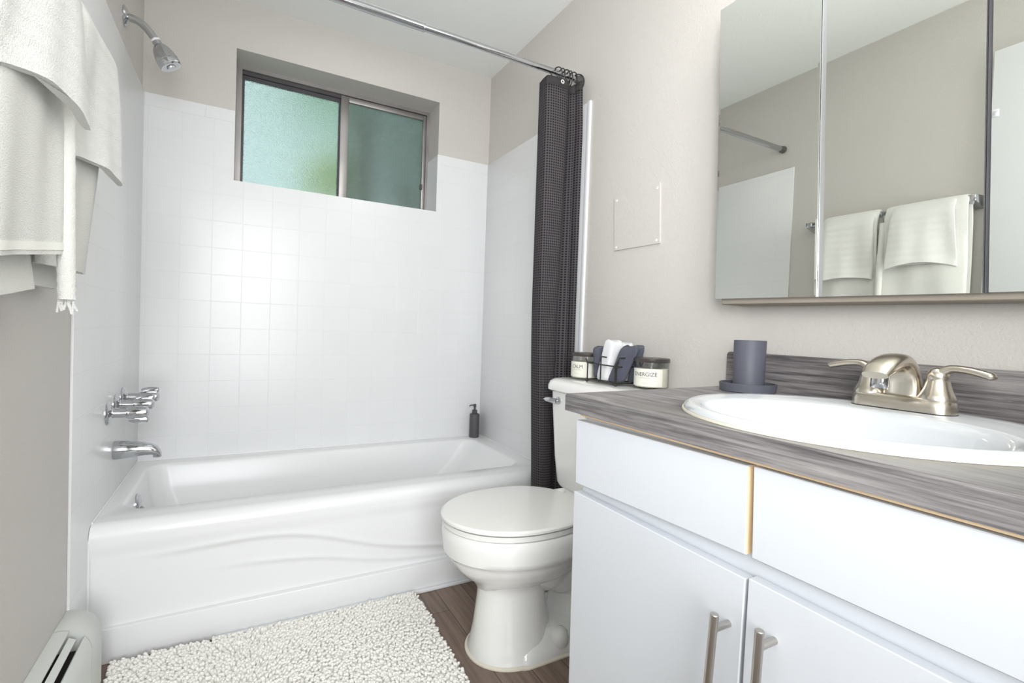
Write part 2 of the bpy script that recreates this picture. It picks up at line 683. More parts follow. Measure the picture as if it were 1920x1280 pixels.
# top border course with long joints (raised 0.4 mm)
bt = MB()
for i in range(8):
    a, b = 0.008 + i * 0.205, 0.008 + (i + 1) * 0.205 - 0.002
    for c, d in (((a, min(b, WX0)),) if a < WX0 else ()) + (((max(a, WX1), min(b, W - TT)),) if b > WX1 else ()):
        if d - c > 0.01:
            bt.box(c, d, -TT - 0.0012, -0.001, ZT - 0.05, ZT + 0.0006, 0.0008, 1)
struct(bt.build('trim_2', 'tile_plain'))

# window -----------------------------------------------------------------
win = struct(MB().box(WX0 + 0.022, WX1 - 0.016, 0.148, 0.205, WZ0, WZ0 + 0.018).box(WX0 + 0.022, WX1 - 0.016, 0.148, 0.205, WZ1 - 0.016, WZ1)
             .box(WX0, WX0 + 0.022, 0.148, 0.205, WZ0, WZ1).box(WX1 - 0.016, WX1, 0.148, 0.205, WZ0, WZ1).build('window_1', 'alu'))
MB().box(WX0 + 0.022, 0.775, 0.178, 0.195, WZ1 - 0.045, WZ1 - 0.016).box(WX0 + 0.022, 0.775, 0.165, 0.178, WZ1 - 0.030, WZ1 - 0.016) \
    .box(WX0 + 0.022, WX0 + 0.032, 0.173, 0.195, WZ0, WZ1 - 0.045).box(0.766, 0.779, 0.179, 0.195, WZ0, WZ1 - 0.045).build('track', 'track', win)
MB().box(0.772, 0.810, 0.155, 0.175, WZ0 + 0.012, WZ1 - 0.018, 0.002).box(1.196, 1.2135, 0.155, 0.175, WZ0 + 0.012, WZ1 - 0.018, 0.002) \
    .box(0.81, 1.196, 0.155, 0.175, WZ1 - 0.044, WZ1 - 0.018, 0.002).box(0.81, 1.196, 0.155, 0.175, WZ0 + 0.012, WZ0 + 0.03, 0.002).build('sash', 'alu', win)
MB().box(1.186, 1.198, 0.145, 0.157, 1.70, 1.728, 0.002).build('latch', 'track', win)
MB().box(0.345, 0.775, 0.183, 0.187, WZ0, WZ1 - 0.03).build('fixed_pane', 'pane', win)
MB().box(0.805, 1.20, 0.163, 0.167, WZ0 + 0.02, WZ1 - 0.035).build('sliding_pane', 'pane', win)
MB().box(0.785, 1.2135, 0.200, 0.201, WZ0 + 0.018, WZ1 - 0.016).build('insect_screen', 'screen', win)

# garden beyond the glass


def bush(name, c, s, mat, label, seed):
    r = random.Random(seed)
    b = MB()
    for k in range(26):
        d = Vector((r.uniform(-1, 1), r.uniform(-1, 1), r.uniform(-1, 1)))
        b.ball((c[0] + d.x * s[0], c[1] + d.y * s[1], c[2] + d.z * s[2]), r.uniform(0.25, 0.45) * min(s), (1, 1, 1), 2)
    b.tube([(c[0], c[1], 0.0), (c[0], c[1], c[2])], 0.03, 10)
    return tag(b.build(name, mat), label, 'shrub', 'garden greenery outside the window')


bush('garden_shrub', (0.83, 1.0, 2.48), (0.22, 0.2, 0.24), 'leaf', 'blurred mid green foliage high behind the bright window pane', 1)
bush('garden_shrub', (0.78, 0.62, 1.78), (0.11, 0.1, 0.13), 'leaf_yellow', 'blurred yellow green foliage low at the inner edge of the bright pane', 2)
bush('garden_shrub', (1.62, 1.35, 2.25), (0.42, 0.3, 0.55), 'leaf_dark', 'blurred dark green foliage behind the dim screened pane', 3)
bush('garden_shrub', (0.93, 0.36, 2.09), (0.085, 0.03, 0.07), 'leaf_pale', 'pale whitish blur of foliage high behind the dim screened pane', 4)
bush('garden_shrub', (1.17, 0.36, 1.74), (0.085, 0.03, 0.09), 'leaf_pale', 'pale whitish blur of foliage low behind the dim screened pane', 5)
struct(MB().box(-2.0, 4.0, 0.21, 3.5, -0.1, 0.0).build('ground', 'leaf_dark'))

# ------------------------------------------------------------------ bathtub
TX0, TX1 = TT + 0.001, W - TT - 0.001
tub = thing('bathtub', (0.75, -0.37, 0), 'glossy white alcove bathtub with wavy embossed apron below the tiled walls', 'bathtub')
ZR = 0.383
b = MB()
spec = [(TX0, TX1, -0.668, -TT - 0.001, 0.004, ZR - 0.006), (TX0, TX1, -0.668, -TT - 0.001, 0.004, ZR),
        (0.048, 1.445, -0.618, -0.075, 0.075, ZR), (0.053, 1.438, -0.611, -0.082, 0.07, ZR - 0.003), (0.057, 1.430, -0.605, -0.088, 0.066, ZR - 0.012),
        (0.070, 1.36, -0.59, -0.10, 0.066, ZR - 0.10), (0.10, 1.25, -0.57, -0.125, 0.08, ZR - 0.20), (0.165, 1.16, -0.54, -0.15, 0.10, ZR - 0.275),
        (0.20, 1.10, -0.50, -0.19, 0.11, ZR - 0.30), (0.3, 1.0, -0.40, -0.29, 0.05, ZR - 0.305)]
b.loft([rrect(*s, n=8) for s in spec], cap0=False, cap1=True)
b.build('basin', 'enamel', tub, 40)


def interp(x, pts):
    return float(np.interp(x, [p[0] for p in pts], [p[1] for p in pts]))


def smooth_interp(x, pts):
    return sum(interp(x + d, pts) for d in (-0.06, -0.03, 0, 0.03, 0.06)) / 5


w1 = [(-0.2, 0.262), (0.09, 0.272), (0.26, 0.279), (0.392, 0.284), (0.504, 0.278), (0.632, 0.248), (0.736, 0.208), (0.844, 0.177), (0.994, 0.15), (1.2, 0.13), (1.6, 0.12)]
w2 = [(-0.2, 0.20), (0.2, 0.205), (0.377, 0.204), (0.477, 0.197), (0.602, 0.183), (0.70, 0.159), (0.81, 0.132), (1.0, 0.11), (1.2, 0.10), (1.6, 0.09)]
prof = [(-0.668, ZR)]
for k in range(0, 11):
    a = math.radians(90 - 9 * k)
    prof.append((-0.697 - 0.038 * math.cos(a), ZR - 0.038 + 0.038 * math.sin(a)))
nz = 70
for k in range(1, nz + 1):
    z = ZR - 0.038 - (ZR - 0.038 - 0.095) * k / nz
    prof.append((-0.735, z))
nx = 120
rows = []
for (yy, zz) in prof:
    row = []
    for i in range(nx + 1):
        x = TX0 + (TX1 - TX0) * i / nx
        dy = 0.0
        if zz < ZR - 0.04:
            a, c = smooth_interp(x, w1), smooth_interp(x, w2)
            fade = smoothstep(0.05, 0.35, x)
            dy += 0.005 * (1 - smoothstep(a - 0.012, a + 0.012, zz)) * fade
            dy += 0.003 * (1 - smoothstep(c - 0.010, c + 0.010, zz)) * fade * smoothstep(0.25, 0.5, x)
            dy += -0.0025 * math.exp(-((zz - a - 0.006) / 0.010) ** 2) * fade
            dy += -0.002 * math.exp(-((zz - c - 0.006) / 0.009) ** 2) * fade * smoothstep(0.25, 0.5, x)
            dy += 0.004 * smoothstep(0.33, 0.29, zz)
        row.append((x, yy + dy, zz))
    rows.append(row)
MB().loft(rows, False, False, closed=False).build('apron', 'enamel', tub, 60)
MB().box(TX0, TX1, -0.746, -0.712, 0.0, 0.0985, 0.003, 3).build('skirt', 'enamel', tub)
MB().tube([(TX0, -0.70, ZR), (TX0, -TT - 0.001, ZR), (TX1, -TT - 0.001, ZR), (TX1, -0.70, ZR)], 0.0035, 8).tube([(TX0 + .001, -0.70, ZR), (TX0 + .001, -0.734, ZR - 0.04), (TX0 + .001, -0.738, 0.02)], 0.003, 8).build('caulk_line', 'enamel', tub)
ov = MB().lathe((0.0625, -0.385, 0.325), [(0.036, 0), (0.036, 0.004), (0.031, 0.009), (0.012, 0.011), (0.0, 0.011)], (1, 0, 0.12)).build('overflow_plate', 'chrome', tub)
ov['label'] = 'round chrome overflow plate'
MB().tube([(0.0735, -0.385, 0.315), (0.083, -0.385, 0.303)], 0.005).build('trip_lever', 'chrome', ov)
MB().lathe((0.26, -0.345, 0.079), [(0.0, 0.004), (0.02, 0.004), (0.028, 0.002), (0.028, 0)]).build('drain', 'chrome', tub)
struct(MB().box(TX0 + 0.3, TX1 - 0.2, -0.760, -0.746, 0.0, 0.012, 0.003).build('baseboard_tub', 'white'))

# ------------------------------------------------------------------ tub fittings on the left wall
sh = thing('shower_sprayer', (TT, -0.36, 1.95), 'chrome shower head on bent arm high on the wall above the tub', 'shower head')
MB().lathe((0.0, -0.36, 1.951), [(0.033, 0.0), (0.033, 0.003), (0.028, 0.008), (0.016, 0.012), (0.012, 0.013)], (1, 0, 0)).build('flange', 'chrome', sh)
arm = catmull([(0.005, -0.36, 1.951), (0.035, -0.36, 1.947), (0.060, -0.36, 1.930), (0.086, -0.36, 1.898)], 6)
MB().tube(arm, 0.0125, 16).build('arm', 'chrome', sh)
ax = Vector((0.50, 0, -0.86)).normalized()
p0 = Vector((0.084, -0.36, 1.901))
MB().lathe(p0, [(0.013, 0), (0.014, 0.001), (0.014, 0.006), (0.013, 0.007)], ax).build('thread_tape', 'white', sh)['label'] = 'white plumber tape collar'
MB().lathe(p0 + ax * 0.006, [(0.010, 0), (0.0135, 0.002), (0.0135, 0.014), (0.009, 0.018)], ax, 12).build('swivel_nut', 'chrome', sh)
hd = MB().lathe(p0 + ax * 0.022, [(0.006, 0), (0.018, 0.001), (0.025, 0.010), (0.0305, 0.026), (0.034, 0.045), (0.0345, 0.049), (0.0335, 0.050), (0.0335, 0.0515),
                                  (0.0345, 0.0525), (0.0348, 0.060), (0.034, 0.068), (0.031, 0.071)], ax).build('head', 'chrome', sh)
MB().lathe(p0 + ax * 0.09, [(0.027, 0), (0.027, 0.003), (0.014, 0.0035), (0.013, 0.008), (0.0, 0.009)], ax).build('nozzle_face', 'rod', hd)


def valve(y, z, label, turn):
    v = thing('tub_valve_handle', (TT, y, z), label, 'faucet handle', 'chrome handles over the tub spout')
    MB().lathe((TT, y, z), [(0.036, 0), (0.036, 0.002), (0.033, 0.006), (0.024, 0.010), (0.016, 0.013), (0.0145, 0.016)], (1, 0, 0)).build('escutcheon', 'chrome', v)
    MB().lathe((TT, y, z), [(0.014, 0.014), (0.014, 0.045), (0.0165, 0.046), (0.0165, 0.05)], (1, 0, 0)).build('stem', 'chrome', v)
    k = MB().lathe((TT, y, z), [(0.016, 0.048), (0.019, 0.052), (0.0195, 0.085), (0.017, 0.098), (0.010, 0.104), (0.0, 0.105)], (1, 0, 0))
    kb = k.build('knob', 'chrome', v)
    c, s = math.cos(turn), math.sin(turn)
    l = MB()
    l.tube([(TT + 0.054, y + c * 0.019, z + s * 0.019), (TT + 0.075, y + c * 0.024, z + s * 0.024), (TT + 0.098, y + c * 0.024, z + s * 0.024)], [0.010, 0.0115, 0.010], 14)
    l.ball((TT + 0.098, y + c * 0.024, z + s * 0.024), 0.010, (0.6, 1, 1), 2)
    l.build('grip_lobe', 'chrome', v)
    return v


valve(-0.535, 0.662, 'chrome tub valve handle with its grip turned down, set closest to the room', math.radians(-80))
valve(-0.425, 0.672, 'middle one of the three chrome tub valve handles', math.radians(70))
valve(-0.315, 0.681, 'chrome tub valve handle with its grip turned up, set closest to the window wall', math.radians(85))

sp = thing('tub_spout', (TT, -0.44, 0.50), 'chrome tub spout jutting from the tiled wall under the valve handles', 'spout')
rings = []
for (x, zc, rz, ry) in ((0.006, 0.527, 0.030, 0.026), (0.010, 0.527, 0.031, 0.027), (0.05, 0.527, 0.027, 0.025), (0.085, 0.526, 0.022, 0.023), (0.105, 0.524, 0.0195, 0.0215),
                        (0.122, 0.517, 0.017, 0.019), (0.131, 0.507, 0.012, 0.015), (0.134, 0.503, 0.007, 0.010)):
    rings.append([(x, -0.44 + ry * math.cos(2 * PI * k / 28), zc + rz * math.sin(2 * PI * k / 28)) for k in range(28)])
body = MB().loft(rings).build('spout_body', 'chrome', sp)
MB().lathe((0.121, -0.44, 0.51), [(0.011, 0), (0.011, 0.014), (0.008, 0.014)], (0, 0, -1), 20).build('outlet', 'chrome', sp)

# ------------------------------------------------------------------ soap dispenser on the tub ledge
BX, BY = 1.462, -0.052
sd = thing('soap_dispenser', (BX, BY, ZR), 'matte black pump soap bottle standing in the back corner of the tub ledge', 'soap dispenser')
MB().lathe((BX, BY, ZR), [(0.024, 0), (0.0255, 0.002), (0.0255, 0.122), (0.0245, 0.125), (0.012, 0.126)]).build('bottle', 'bottle', sd)
MB().lathe((BX, BY, ZR), [(0.0125, 0.124), (0.0135, 0.126), (0.0135, 0.145), (0.008, 0.147)]).build('collar', 'bottle', sd)
pm = MB().lathe((BX, BY, ZR), [(0.0055, 0.146), (0.0055, 0.158), (0.0075, 0.166), (0.0075, 0.176), (0.0, 0.178)], seg=20).build('pump', 'bottle', sd)
MB().tube([(BX - 0.004, BY, ZR + 0.172), (BX - 0.028, BY - 0.003, ZR + 0.172), (BX - 0.032, BY - 0.004, ZR + 0.166)], [0.0036, 0.003, 0.0026], 10).build('nozzle', 'bottle', pm)

# ------------------------------------------------------------------ shower rod and curtain
RY, RZ = -0.8285, 1.954
rod = thing('shower_curtain_rod', (0.75, RY, RZ), 'chrome tension rod spanning the tub opening under the ceiling', 'curtain rod')
MB().tube([(0.012, RY, RZ), (0.872, RY, RZ)], 0.0135, 20).lathe((0.868, RY, RZ), [(0.0135, 0), (0.0142, 0.001), (0.0142, 0.005), (0.0115, 0.006)], (1, 0, 0), 20).build('outer_tube', 'rod', rod)
MB().tube([(0.87, RY, RZ), (W - 0.012, RY, RZ)], 0.0112, 20).build('inner_tube', 'rod', rod)
MB().lathe((0.001, RY, RZ), [(0.018, 0), (0.018, 0.01), (0.0145, 0.02), (0.0145, 0.03)], (1, 0, 0), 24).build('end_cap', 'rubber', rod)
MB().lathe((W - 0.001, RY, RZ), [(0.018, 0), (0.018, 0.01), (0.0145, 0.02), (0.0125, 0.03)], (-1, 0, 0), 24).build('end_cap', 'rubber', rod)

cu = thing('shower_curtain', (1.43, RY, 0.12), 'charcoal waffle weave shower curtain bunched beside the toilet tank', 'curtain')


def curtain_plan(z):
    t = (1.93 - z) / 1.8                       # 0 top .. 1 bottom
    e = 0.006 * math.sin(3.0 * t + 0.4)
    d = 0.028 * smoothstep(0.45, 1.0, t)       # bunch drifts towards the wall near the floor
    s = smoothstep(0.0, 0.12, t)
    a = 1.334 + 0.004 * t + d
    m1 = 1.437 - 0.022 * smoothstep(0.0, 0.7, t) + e * 0.5 + d * 0.4
    pts = [(a + 0.004, -0.800, 0), (a, -0.85, 0), (a + 0.010, -0.872 - 0.006 * s, 0), (m1 - 0.025, -0.884 - 0.004 * s, 0), (m1, -0.880, 0),
            (m1 + 0.002, -0.868, 0), (m1 - 0.02, -0.842, 0), (m1 + 0.004, -0.850, 0), (1.458 + e, -0.882 - 0.01 * s, 0), (1.472 - 0.004 * s, -0.885 - 0.012 * s, 0),
            (1.474, -0.868, 0), (1.462, -0.840, 0), (1.478, -0.858, 0), (1.492, -0.892 - 0.012 * s, 0), (1.503, -0.897 - 0.012 * s, 0), (1.507, -0.88, 0), (1.506, -0.835, 0)]
    return [(a + (x - a) * 0.90, -0.868 + (y + 0.868) * 0.85 + 0.012 * smoothstep(a, 1.5, x), 0) for x, y, _ in pts]


def top_z(u):
    return 1.905 + 0.006 * math.sin(u * 9) + 0.02 * smoothstep(0.62, 1.0, u)


nzc = 60
rows, uvs = [], []
for i in range(nzc + 1):
    f = i / nzc
    pl = catmull(curtain_plan(1.93 - 1.8 * f), 8)
    n = len(pl)
    row, uvr, L = [], [], 0.0
    for j, p in enumerate(pl):
        u = j / (n - 1)
        z = 0.12 + (top_z(u) - 0.12) * (1 - f)
        if j:
            L += (pl[j] - pl[j - 1]).length
        row.append((p.x, p.y, z))
        uvr.append((L, z))
    rows.append(row)
    uvs.append(uvr)


def cloth_strip(i0, i1, name, mat, off=0.0):
    rr = rows[i0:i1 + 1]
    if off:
        rr = [[(x, y - off, z) for x, y, z in r] for r in rr]
    m = MB().loft(rr, False, False, closed=False)
    o = m.build(name, mat, cu, 80)
    flat = [uvs[0][j] if False else (uvs[0][j][0], uvs[i][j][1]) for i in range(i0, i1 + 1) for j in range(len(rows[0]))]
    uvl = o.data.uv_layers.new(name='UVMap')
    for lp in o.data.loops:
        uvl.data[lp.index].uv = flat[lp.vertex_index]
    sm = o.modifiers.new('thickness', 'SOLIDIFY')
    sm.thickness = 0.0025
    sm.offset = 0
    return o


cloth_strip(1, nzc, 'panel', 'waffle')
cloth_strip(0, 1, 'top_hem', 'curtain_hem')
MB().torus((1.391, -0.8865, 1.893), 0.0058, 0.002, (0.05, -1, 0.02), 20, 8).build('grommet', 'grommet', cu)['label'] = 'white metal grommet'

ring0 = None
for i, (x, tilt) in enumerate(((1.392, 0.16), (1.413, -0.1), (1.430, 0.08), (1.447, -0.06), (1.463, 0.12), (1.487, 0.5))):
    lab = 'dark curtain ring looped over the rod at the top of the charcoal curtain'
    if ring0 is None:
        ring = MB().torus((x, RY - 0.011, RZ - 0.022), 0.034, 0.0024, (1, 0.0, 0), 28, 8).build('curtain_ring', 'wire', loc=(x, RY - 0.011, RZ - 0.022))
        ring.scale = (1, 0.95, 1.0)
        ring0 = ring
    else:
        ring = ring0.copy()
        col.objects.link(ring)
        ring.location = (x, RY - 0.011, RZ - 0.022)
    ring.rotation_euler = (0, 0, tilt)
    tag(ring, lab, 'curtain ring', 'dark rings holding the shower curtain')

# ------------------------------------------------------------------ toilet
TY = -1.146
to = thing('toilet', (1.2, TY, 0), 'white two piece toilet with closed lid between the tub and the vanity', 'toilet')


def egg(xf, xb, hw, z, n=56, cy=TY, p=2.3):
    xm = xf + (xb - xf) * 0.50
    out = []
    for k in range(n):
        a = 2 * PI * k / n
        c, s = math.cos(a), math.sin(a)
        x = xm + (xb - xm) * (abs(c) ** (2 / 2.6)) * 1 if c > 0 else xm - (xm - xf) * (abs(c) ** (2 / 2.05))
        y = cy + hw * math.copysign(abs(s) ** (2 / 2.05), s)
        out.append((x, y, z))
    return out


bowl = MB()
bowl.loft([egg(*s) for s in ((0.985, 1.25, 0.07, 0.20), (0.968, 1.28, 0.105, 0.225), (0.935, 1.30, 0.138, 0.25), (0.912, 1.32, 0.160, 0.275), (0.898, 1.33, 0.172, 0.30),
                             (0.892, 1.335, 0.176, 0.312), (0.885, 1.34, 0.181, 0.316), (0.882, 1.345, 0.184, 0.33), (0.879, 1.35, 0.186, 0.36),
                             (0.879, 1.35, 0.186, 0.383), (0.884, 1.345, 0.182, 0.389))])
bowl.loft([rrect(1.25, 1.50, TY - 0.11, TY + 0.11, 0.03, z) for z in (0.30, 0.41)] + [rrect(1.255, 1.495, TY - 0.105, TY + 0.105, 0.03, 0.418)])
bowl.build('bowl', 'bisque', to, 45)
ped = MB()
# front column flaring to the floor, foot flange, trapway and rear foot
ped.loft([egg(*s) for s in ((0.968, 1.23, 0.118, 0.0), (0.968, 1.23, 0.118, 0.010), (0.974, 1.225, 0.112, 0.022), (0.984, 1.215, 0.102, 0.08), (0.990, 1.205, 0.094, 0.14),
                            (0.994, 1.20, 0.089, 0.19), (0.990, 1.20, 0.092, 0.212), (0.975, 1.22, 0.105, 0.232))])
ped.loft([rrect(1.06, 1.44, TY - 0.125, TY + 0.125, 0.05, z) for z in (0.0, 0.012)] + [rrect(1.065, 1.435, TY - 0.118, TY + 0.118, 0.05, 0.03), rrect(1.10, 1.42, TY - 0.085, TY + 0.085, 0.05, 0.075)])
ped.tube(catmull([(1.16, TY, 0.275), (1.24, TY, 0.245), (1.31, TY, 0.205), (1.37, TY, 0.13), (1.39, TY, 0.02)], 6), [0.105] * 6 + [0.098] * 6 + [0.09] * 6 + [0.085] * 7, 28)
ped.tube(catmull([(1.33, TY, 0.02), (1.35, TY, 0.16), (1.36, TY, 0.34)], 6), 0.09, 24)
ped.build('pedestal', 'bisque', to, 45)
for s in (-1, 1):
    MB().lathe((1.215, TY + s * 0.095, 0.028), [(0.030, 0), (0.031, 0.014), (0.027, 0.032), (0.015, 0.044), (0, 0.048)]).build('bolt_cap', 'seat', to)
cq = MB()
cq.loft([egg(0.961, 1.24, 0.125, 0.0), egg(0.961, 1.24, 0.125, 0.004), egg(0.969, 1.23, 0.117, 0.009)])
cq.loft([rrect(1.05, 1.446, TY - 0.131, TY + 0.131, 0.05, 0.0), rrect(1.05, 1.446, TY - 0.131, TY + 0.131, 0.05, 0.004), rrect(1.06, 1.44, TY - 0.124, TY + 0.124, 0.05, 0.009)])
cq.build('caulk_line', 'caulk', to)
seat = MB()
seat.loft([egg(0.884, 1.32, 0.178, 0.3895), egg(0.879, 1.322, 0.183, 0.394), egg(0.879, 1.322, 0.183, 0.402), egg(0.883, 1.32, 0.179, 0.4055)])
seat.build('seat', 'seat', to)
lid = MB()
lid.loft([egg(0.880, 1.325, 0.1825, 0.4095), egg(0.874, 1.33, 0.188, 0.413), egg(0.874, 1.33, 0.188, 0.419), egg(0.880, 1.325, 0.182, 0.4235), egg(0.91, 1.30, 0.155, 0.4255), egg(1.0, 1.2, 0.07, 0.427)])
lid.build('lid', 'seat', to, 30)
for s in (-1, 1):
    MB().lathe((1.325, TY + s * 0.075, 0.400), [(0.014, 0), (0.014, 0.022), (0.010, 0.026), (0, 0.027)], seg=20).build('hinge', 'seat', to)
KY = -1.165
tank = MB()
tank.loft([rrect(1.355, 1.495, KY - 0.185, KY + 0.185, 0.05, 0.418), rrect(1.348, 1.498, KY - 0.195, KY + 0.195, 0.055, 0.432), rrect(1.340, 1.50, KY - 0.203, KY + 0.203, 0.055, 0.52),
           rrect(1.330, 1.502, KY - 0.213, KY + 0.213, 0.055, 0.70), rrect(1.328, 1.502, KY - 0.215, KY + 0.215, 0.055, 0.752)])
tank.build('tank', 'bisque', to, 40)
tl = MB()
tl.loft([rrect(1.322, 1.506, KY - 0.222, KY + 0.222, 0.06, 0.752), rrect(1.314, 1.508, KY - 0.230, KY + 0.230, 0.066, 0.758), rrect(1.314, 1.508, KY - 0.230, KY + 0.230, 0.066, 0.772),
         rrect(1.320, 1.506, KY - 0.224, KY + 0.224, 0.062, 0.787), rrect(1.332, 1.50, KY - 0.212, KY + 0.212, 0.055, 0.795), rrect(1.35, 1.49, KY - 0.19, KY + 0.19, 0.045, 0.798)])
tl.build('tank_lid', 'bisque', to, 40)
lv = MB().lathe((1.330, -1.03, 0.722), [(0.013, 0), (0.013, 0.006), (0.008, 0.009), (0.007, 0.016)], (-1, 0, 0), 20)
lvo = lv.build('lever_boss', 'chrome', to)
MB().tube(catmull([(1.312, -1.035, 0.722), (1.306, -1.01, 0.723), (1.305, -0.985, 0.722), (1.307, -0.966, 0.721)], 4), [0.009] * 6 + [0.008, 0.0075, 0.007, 0.006, 0.004, 0.003, 0.0015], 12, squash=(1, 0.6)).build('flush_lever', 'chrome', lvo)

# ------------------------------------------------------------------ things on the tank lid
TZ = 0.798


def bent_text(s, size, cx, cy, r, ang, z, name, parent, mat, thick=0.0002):
    cv = bpy.data.curves.new(name, 'FONT')
    cv.body = s
    cv.size = size
    cv.align_x = 'CENTER'
    cv.extrude = thick
    cv.resolution_u = 3
    t = bpy.data.objects.new(name, cv)
    col.objects.link(t)
    dg = bpy.context.evaluated_depsgraph_get()
    dg.update()
    me = bpy.data.meshes.new_from_object(t.evaluated_get(dg))
    bpy.data.objects.remove(t)
    org = world_loc(parent)
    for v in me.vertices:
        a = ang + v.co.x / r
        rr = r + v.co.z + 0.0004
        v.co = Vector((cx + rr * math.cos(a), cy + rr * math.sin(a), z + v.co.y)) - org
    me.materials.clear()
    me.materials.append(M[mat])
    o = bpy.data.objects.new(name, me)
    col.objects.link(o)
    o.parent = parent
    return o


def candle(cx, cy, word, label, lx, R=0.0515, hgt=0.093):
    c = thing('candle', (cx, cy, TZ), label, 'candle', 'jar candles on the toilet tank')
    MB().lathe((cx, cy, TZ), [(R - 0.004, 0.0), (R, 0.004), (R, hgt - 0.0125), (R - 0.0025, hgt - 0.0125), (R - 0.0025, 0.006), (0, 0.006)], seg=48, cap1=False).build('jar', 'jar', c, 40)
    MB().lathe((cx, cy, TZ), [(0, 0.007), (R - 0.0035, 0.007), (R - 0.0035, hgt - 0.031), (0, hgt - 0.030)], seg=48).build('wax', 'wax', c)
    MB().lathe((cx, cy, TZ), [(R + 0.001, hgt - 0.0125), (R + 0.0018, hgt - 0.0115), (R + 0.0018, hgt - 0.002), (R, hgt), (0, hgt)], seg=48).build('lid', 'lid_dark', c, 40)
    # paper label wrapped round the side
    aw = 1.05
    rr = R + 0.0003
    ring = lambda z, r: [(cx + r * math.cos(lx - aw + 2 * aw * k / 30), cy + r * math.sin(lx - aw + 2 * aw * k / 30), z) for k in range(31)]
    lb = MB().loft([ring(TZ + 0.010, rr), ring(TZ + hgt - 0.031, rr), ring(TZ + hgt - 0.031, R - 0.0002), ring(TZ + 0.010, R - 0.0002), ring(TZ + 0.010, rr)], False, False, closed=False).build('paper_label', 'paper', c)
    bent_text(word, 0.0165, cx, cy, R, lx, TZ + 0.040, 'lettering', lb, 'ink')
    ln = MB()
    for z, w in ((0.035, 0.36), (0.033, 0.30), (0.020, 0.16)):
        ar = lambda zz, r: [(cx + r * math.cos(lx - w + 2 * w * k / 12), cy + r * math.sin(lx - w + 2 * w * k / 12), zz) for k in range(13)]
        ln.loft([ar(TZ + z, R + 0.0006), ar(TZ + z + 0.0008, R + 0.0006), ar(TZ + z + 0.0008, R + 0.0002), ar(TZ + z, R + 0.0002), ar(TZ + z, R + 0.0006)], False, False, closed=False)
    ln.build('label_rule', 'ink_faint', lb)
    return c


candle(1.425, -1.05, 'CALM', 'round jar candle with dark lid and CALM label beside the curtain', math.radians(196))
candle(1.455, -1.335, 'ENERGIZE', 'round jar candle with dark lid and ENERGIZE label beside the countertop', math.radians(203))

bk = thing('wire_basket', (1.42, -1.20, TZ), 'small black wire caddy holding rolled washcloths on the toilet tank', 'basket')
bx0, bx1, by0, by1, bz = 1.372, 1.472, -1.272, -1.128, TZ + 0.009
wr = 0.0022
MB().tube([(bx0, by0, bz), (bx1, by0, bz), (bx1, by1, bz), (bx0, by1, bz), (bx0, by0, bz)], wr, 8) \
    .tube([(bx0, -1.175, bz), (bx1, -1.175, bz)], wr, 8).tube([(bx0, -1.225, bz), (bx1, -1.225, bz)], wr, 8).build('base_frame', 'wire', bk)
MB().tube([(bx0, by1 + 0.004, bz + 0.054), (bx0, by0 - 0.006, bz + 0.052), (bx1, by0 - 0.006, bz + 0.052), (bx1, by1 + 0.004, bz + 0.054), (bx0, by1 + 0.004, bz + 0.054)], wr, 8).build('rail', 'wire', bk)
for (y, dy, dz) in ((by1, 0.012, 0.064), (by0, -0.010, 0.064)):
    for x in (bx0, bx1):
        MB().tube([(x, y, bz), (x, y, bz + 0.052), (x, y + dy * 0.7, bz + dz), (x, y + dy, bz + dz + 0.004)], wr, 8).build('upright', 'wire', bk)
MB().tube([(bx0, -1.196, bz), (bx0, -1.196, bz + 0.075), (bx0, -1.200, bz + 0.079), (bx0, -1.222, bz + 0.078)], wr, 8).build('upright', 'wire', bk)
MB().tube([(bx0, by0 + 0.005, bz), (bx0, by0 + 0.005, bz + 0.055), (bx0, by0 - 0.012, bz + 0.08), (bx0 + 0.03, by0 - 0.012, bz + 0.08)], wr, 8).build('upright', 'wire', bk)
for x, y in ((bx0 - 0.001, by0), (bx0 - 0.001, by1), (bx1, by0), (bx1, by1)):
    MB().ball((x, y, TZ + 0.0052), 0.0052, sub=2).build('foot', 'wire', bk)


def washcloth(pb, pt, a, bb, mat, label, seed, twist=0.0):
    """a folded cloth standing on end: rounded slab lofted from base centre pb to top centre pt, a = half width along y, bb = half depth"""
    r = random.Random(seed)
    pb, pt = Vector(pb), Vector(pt)
    m = MB()
    rings = []
    n = 30
    ph = [r.uniform(0, 6.28) for _ in range(4)]
    for i, t in enumerate((0, 0.03, 0.12, 0.3, 0.5, 0.7, 0.85, 0.94, 0.98, 1.0)):
        c = pb.lerp(pt, t)
        k = (0.80, 0.93, 1, 1, 0.98, 1.0, 1.02, 0.97, 0.85, 0.62)[i]
        ring = []
        for j in range(n):
            u = 2 * PI * j / n
            cc, ss = math.cos(u), math.sin(u)
            wob = 1 + 0.05 * math.sin(3 * u + ph[0] + 2 * t) + 0.035 * math.sin(5 * u + ph[1] - 3 * t)
            px = bb * k * wob * math.copysign(abs(cc) ** 0.7, cc)
            py = a * k * wob * math.copysign(abs(ss) ** 0.7, ss)
            ring.append((c.x + px, c.y + py, c.z + 0.004 * math.sin(2 * u + ph[2]) * (1 if t > 0.9 else 0)))
        rings.append(ring)
    m.loft(rings)
    o = m.build('washcloth', mat, None, 60)
    # outer fold lip: a raised seam strip along the cloth
    return tag(o, label, 'washcloth', 'washcloths in the wire caddy')


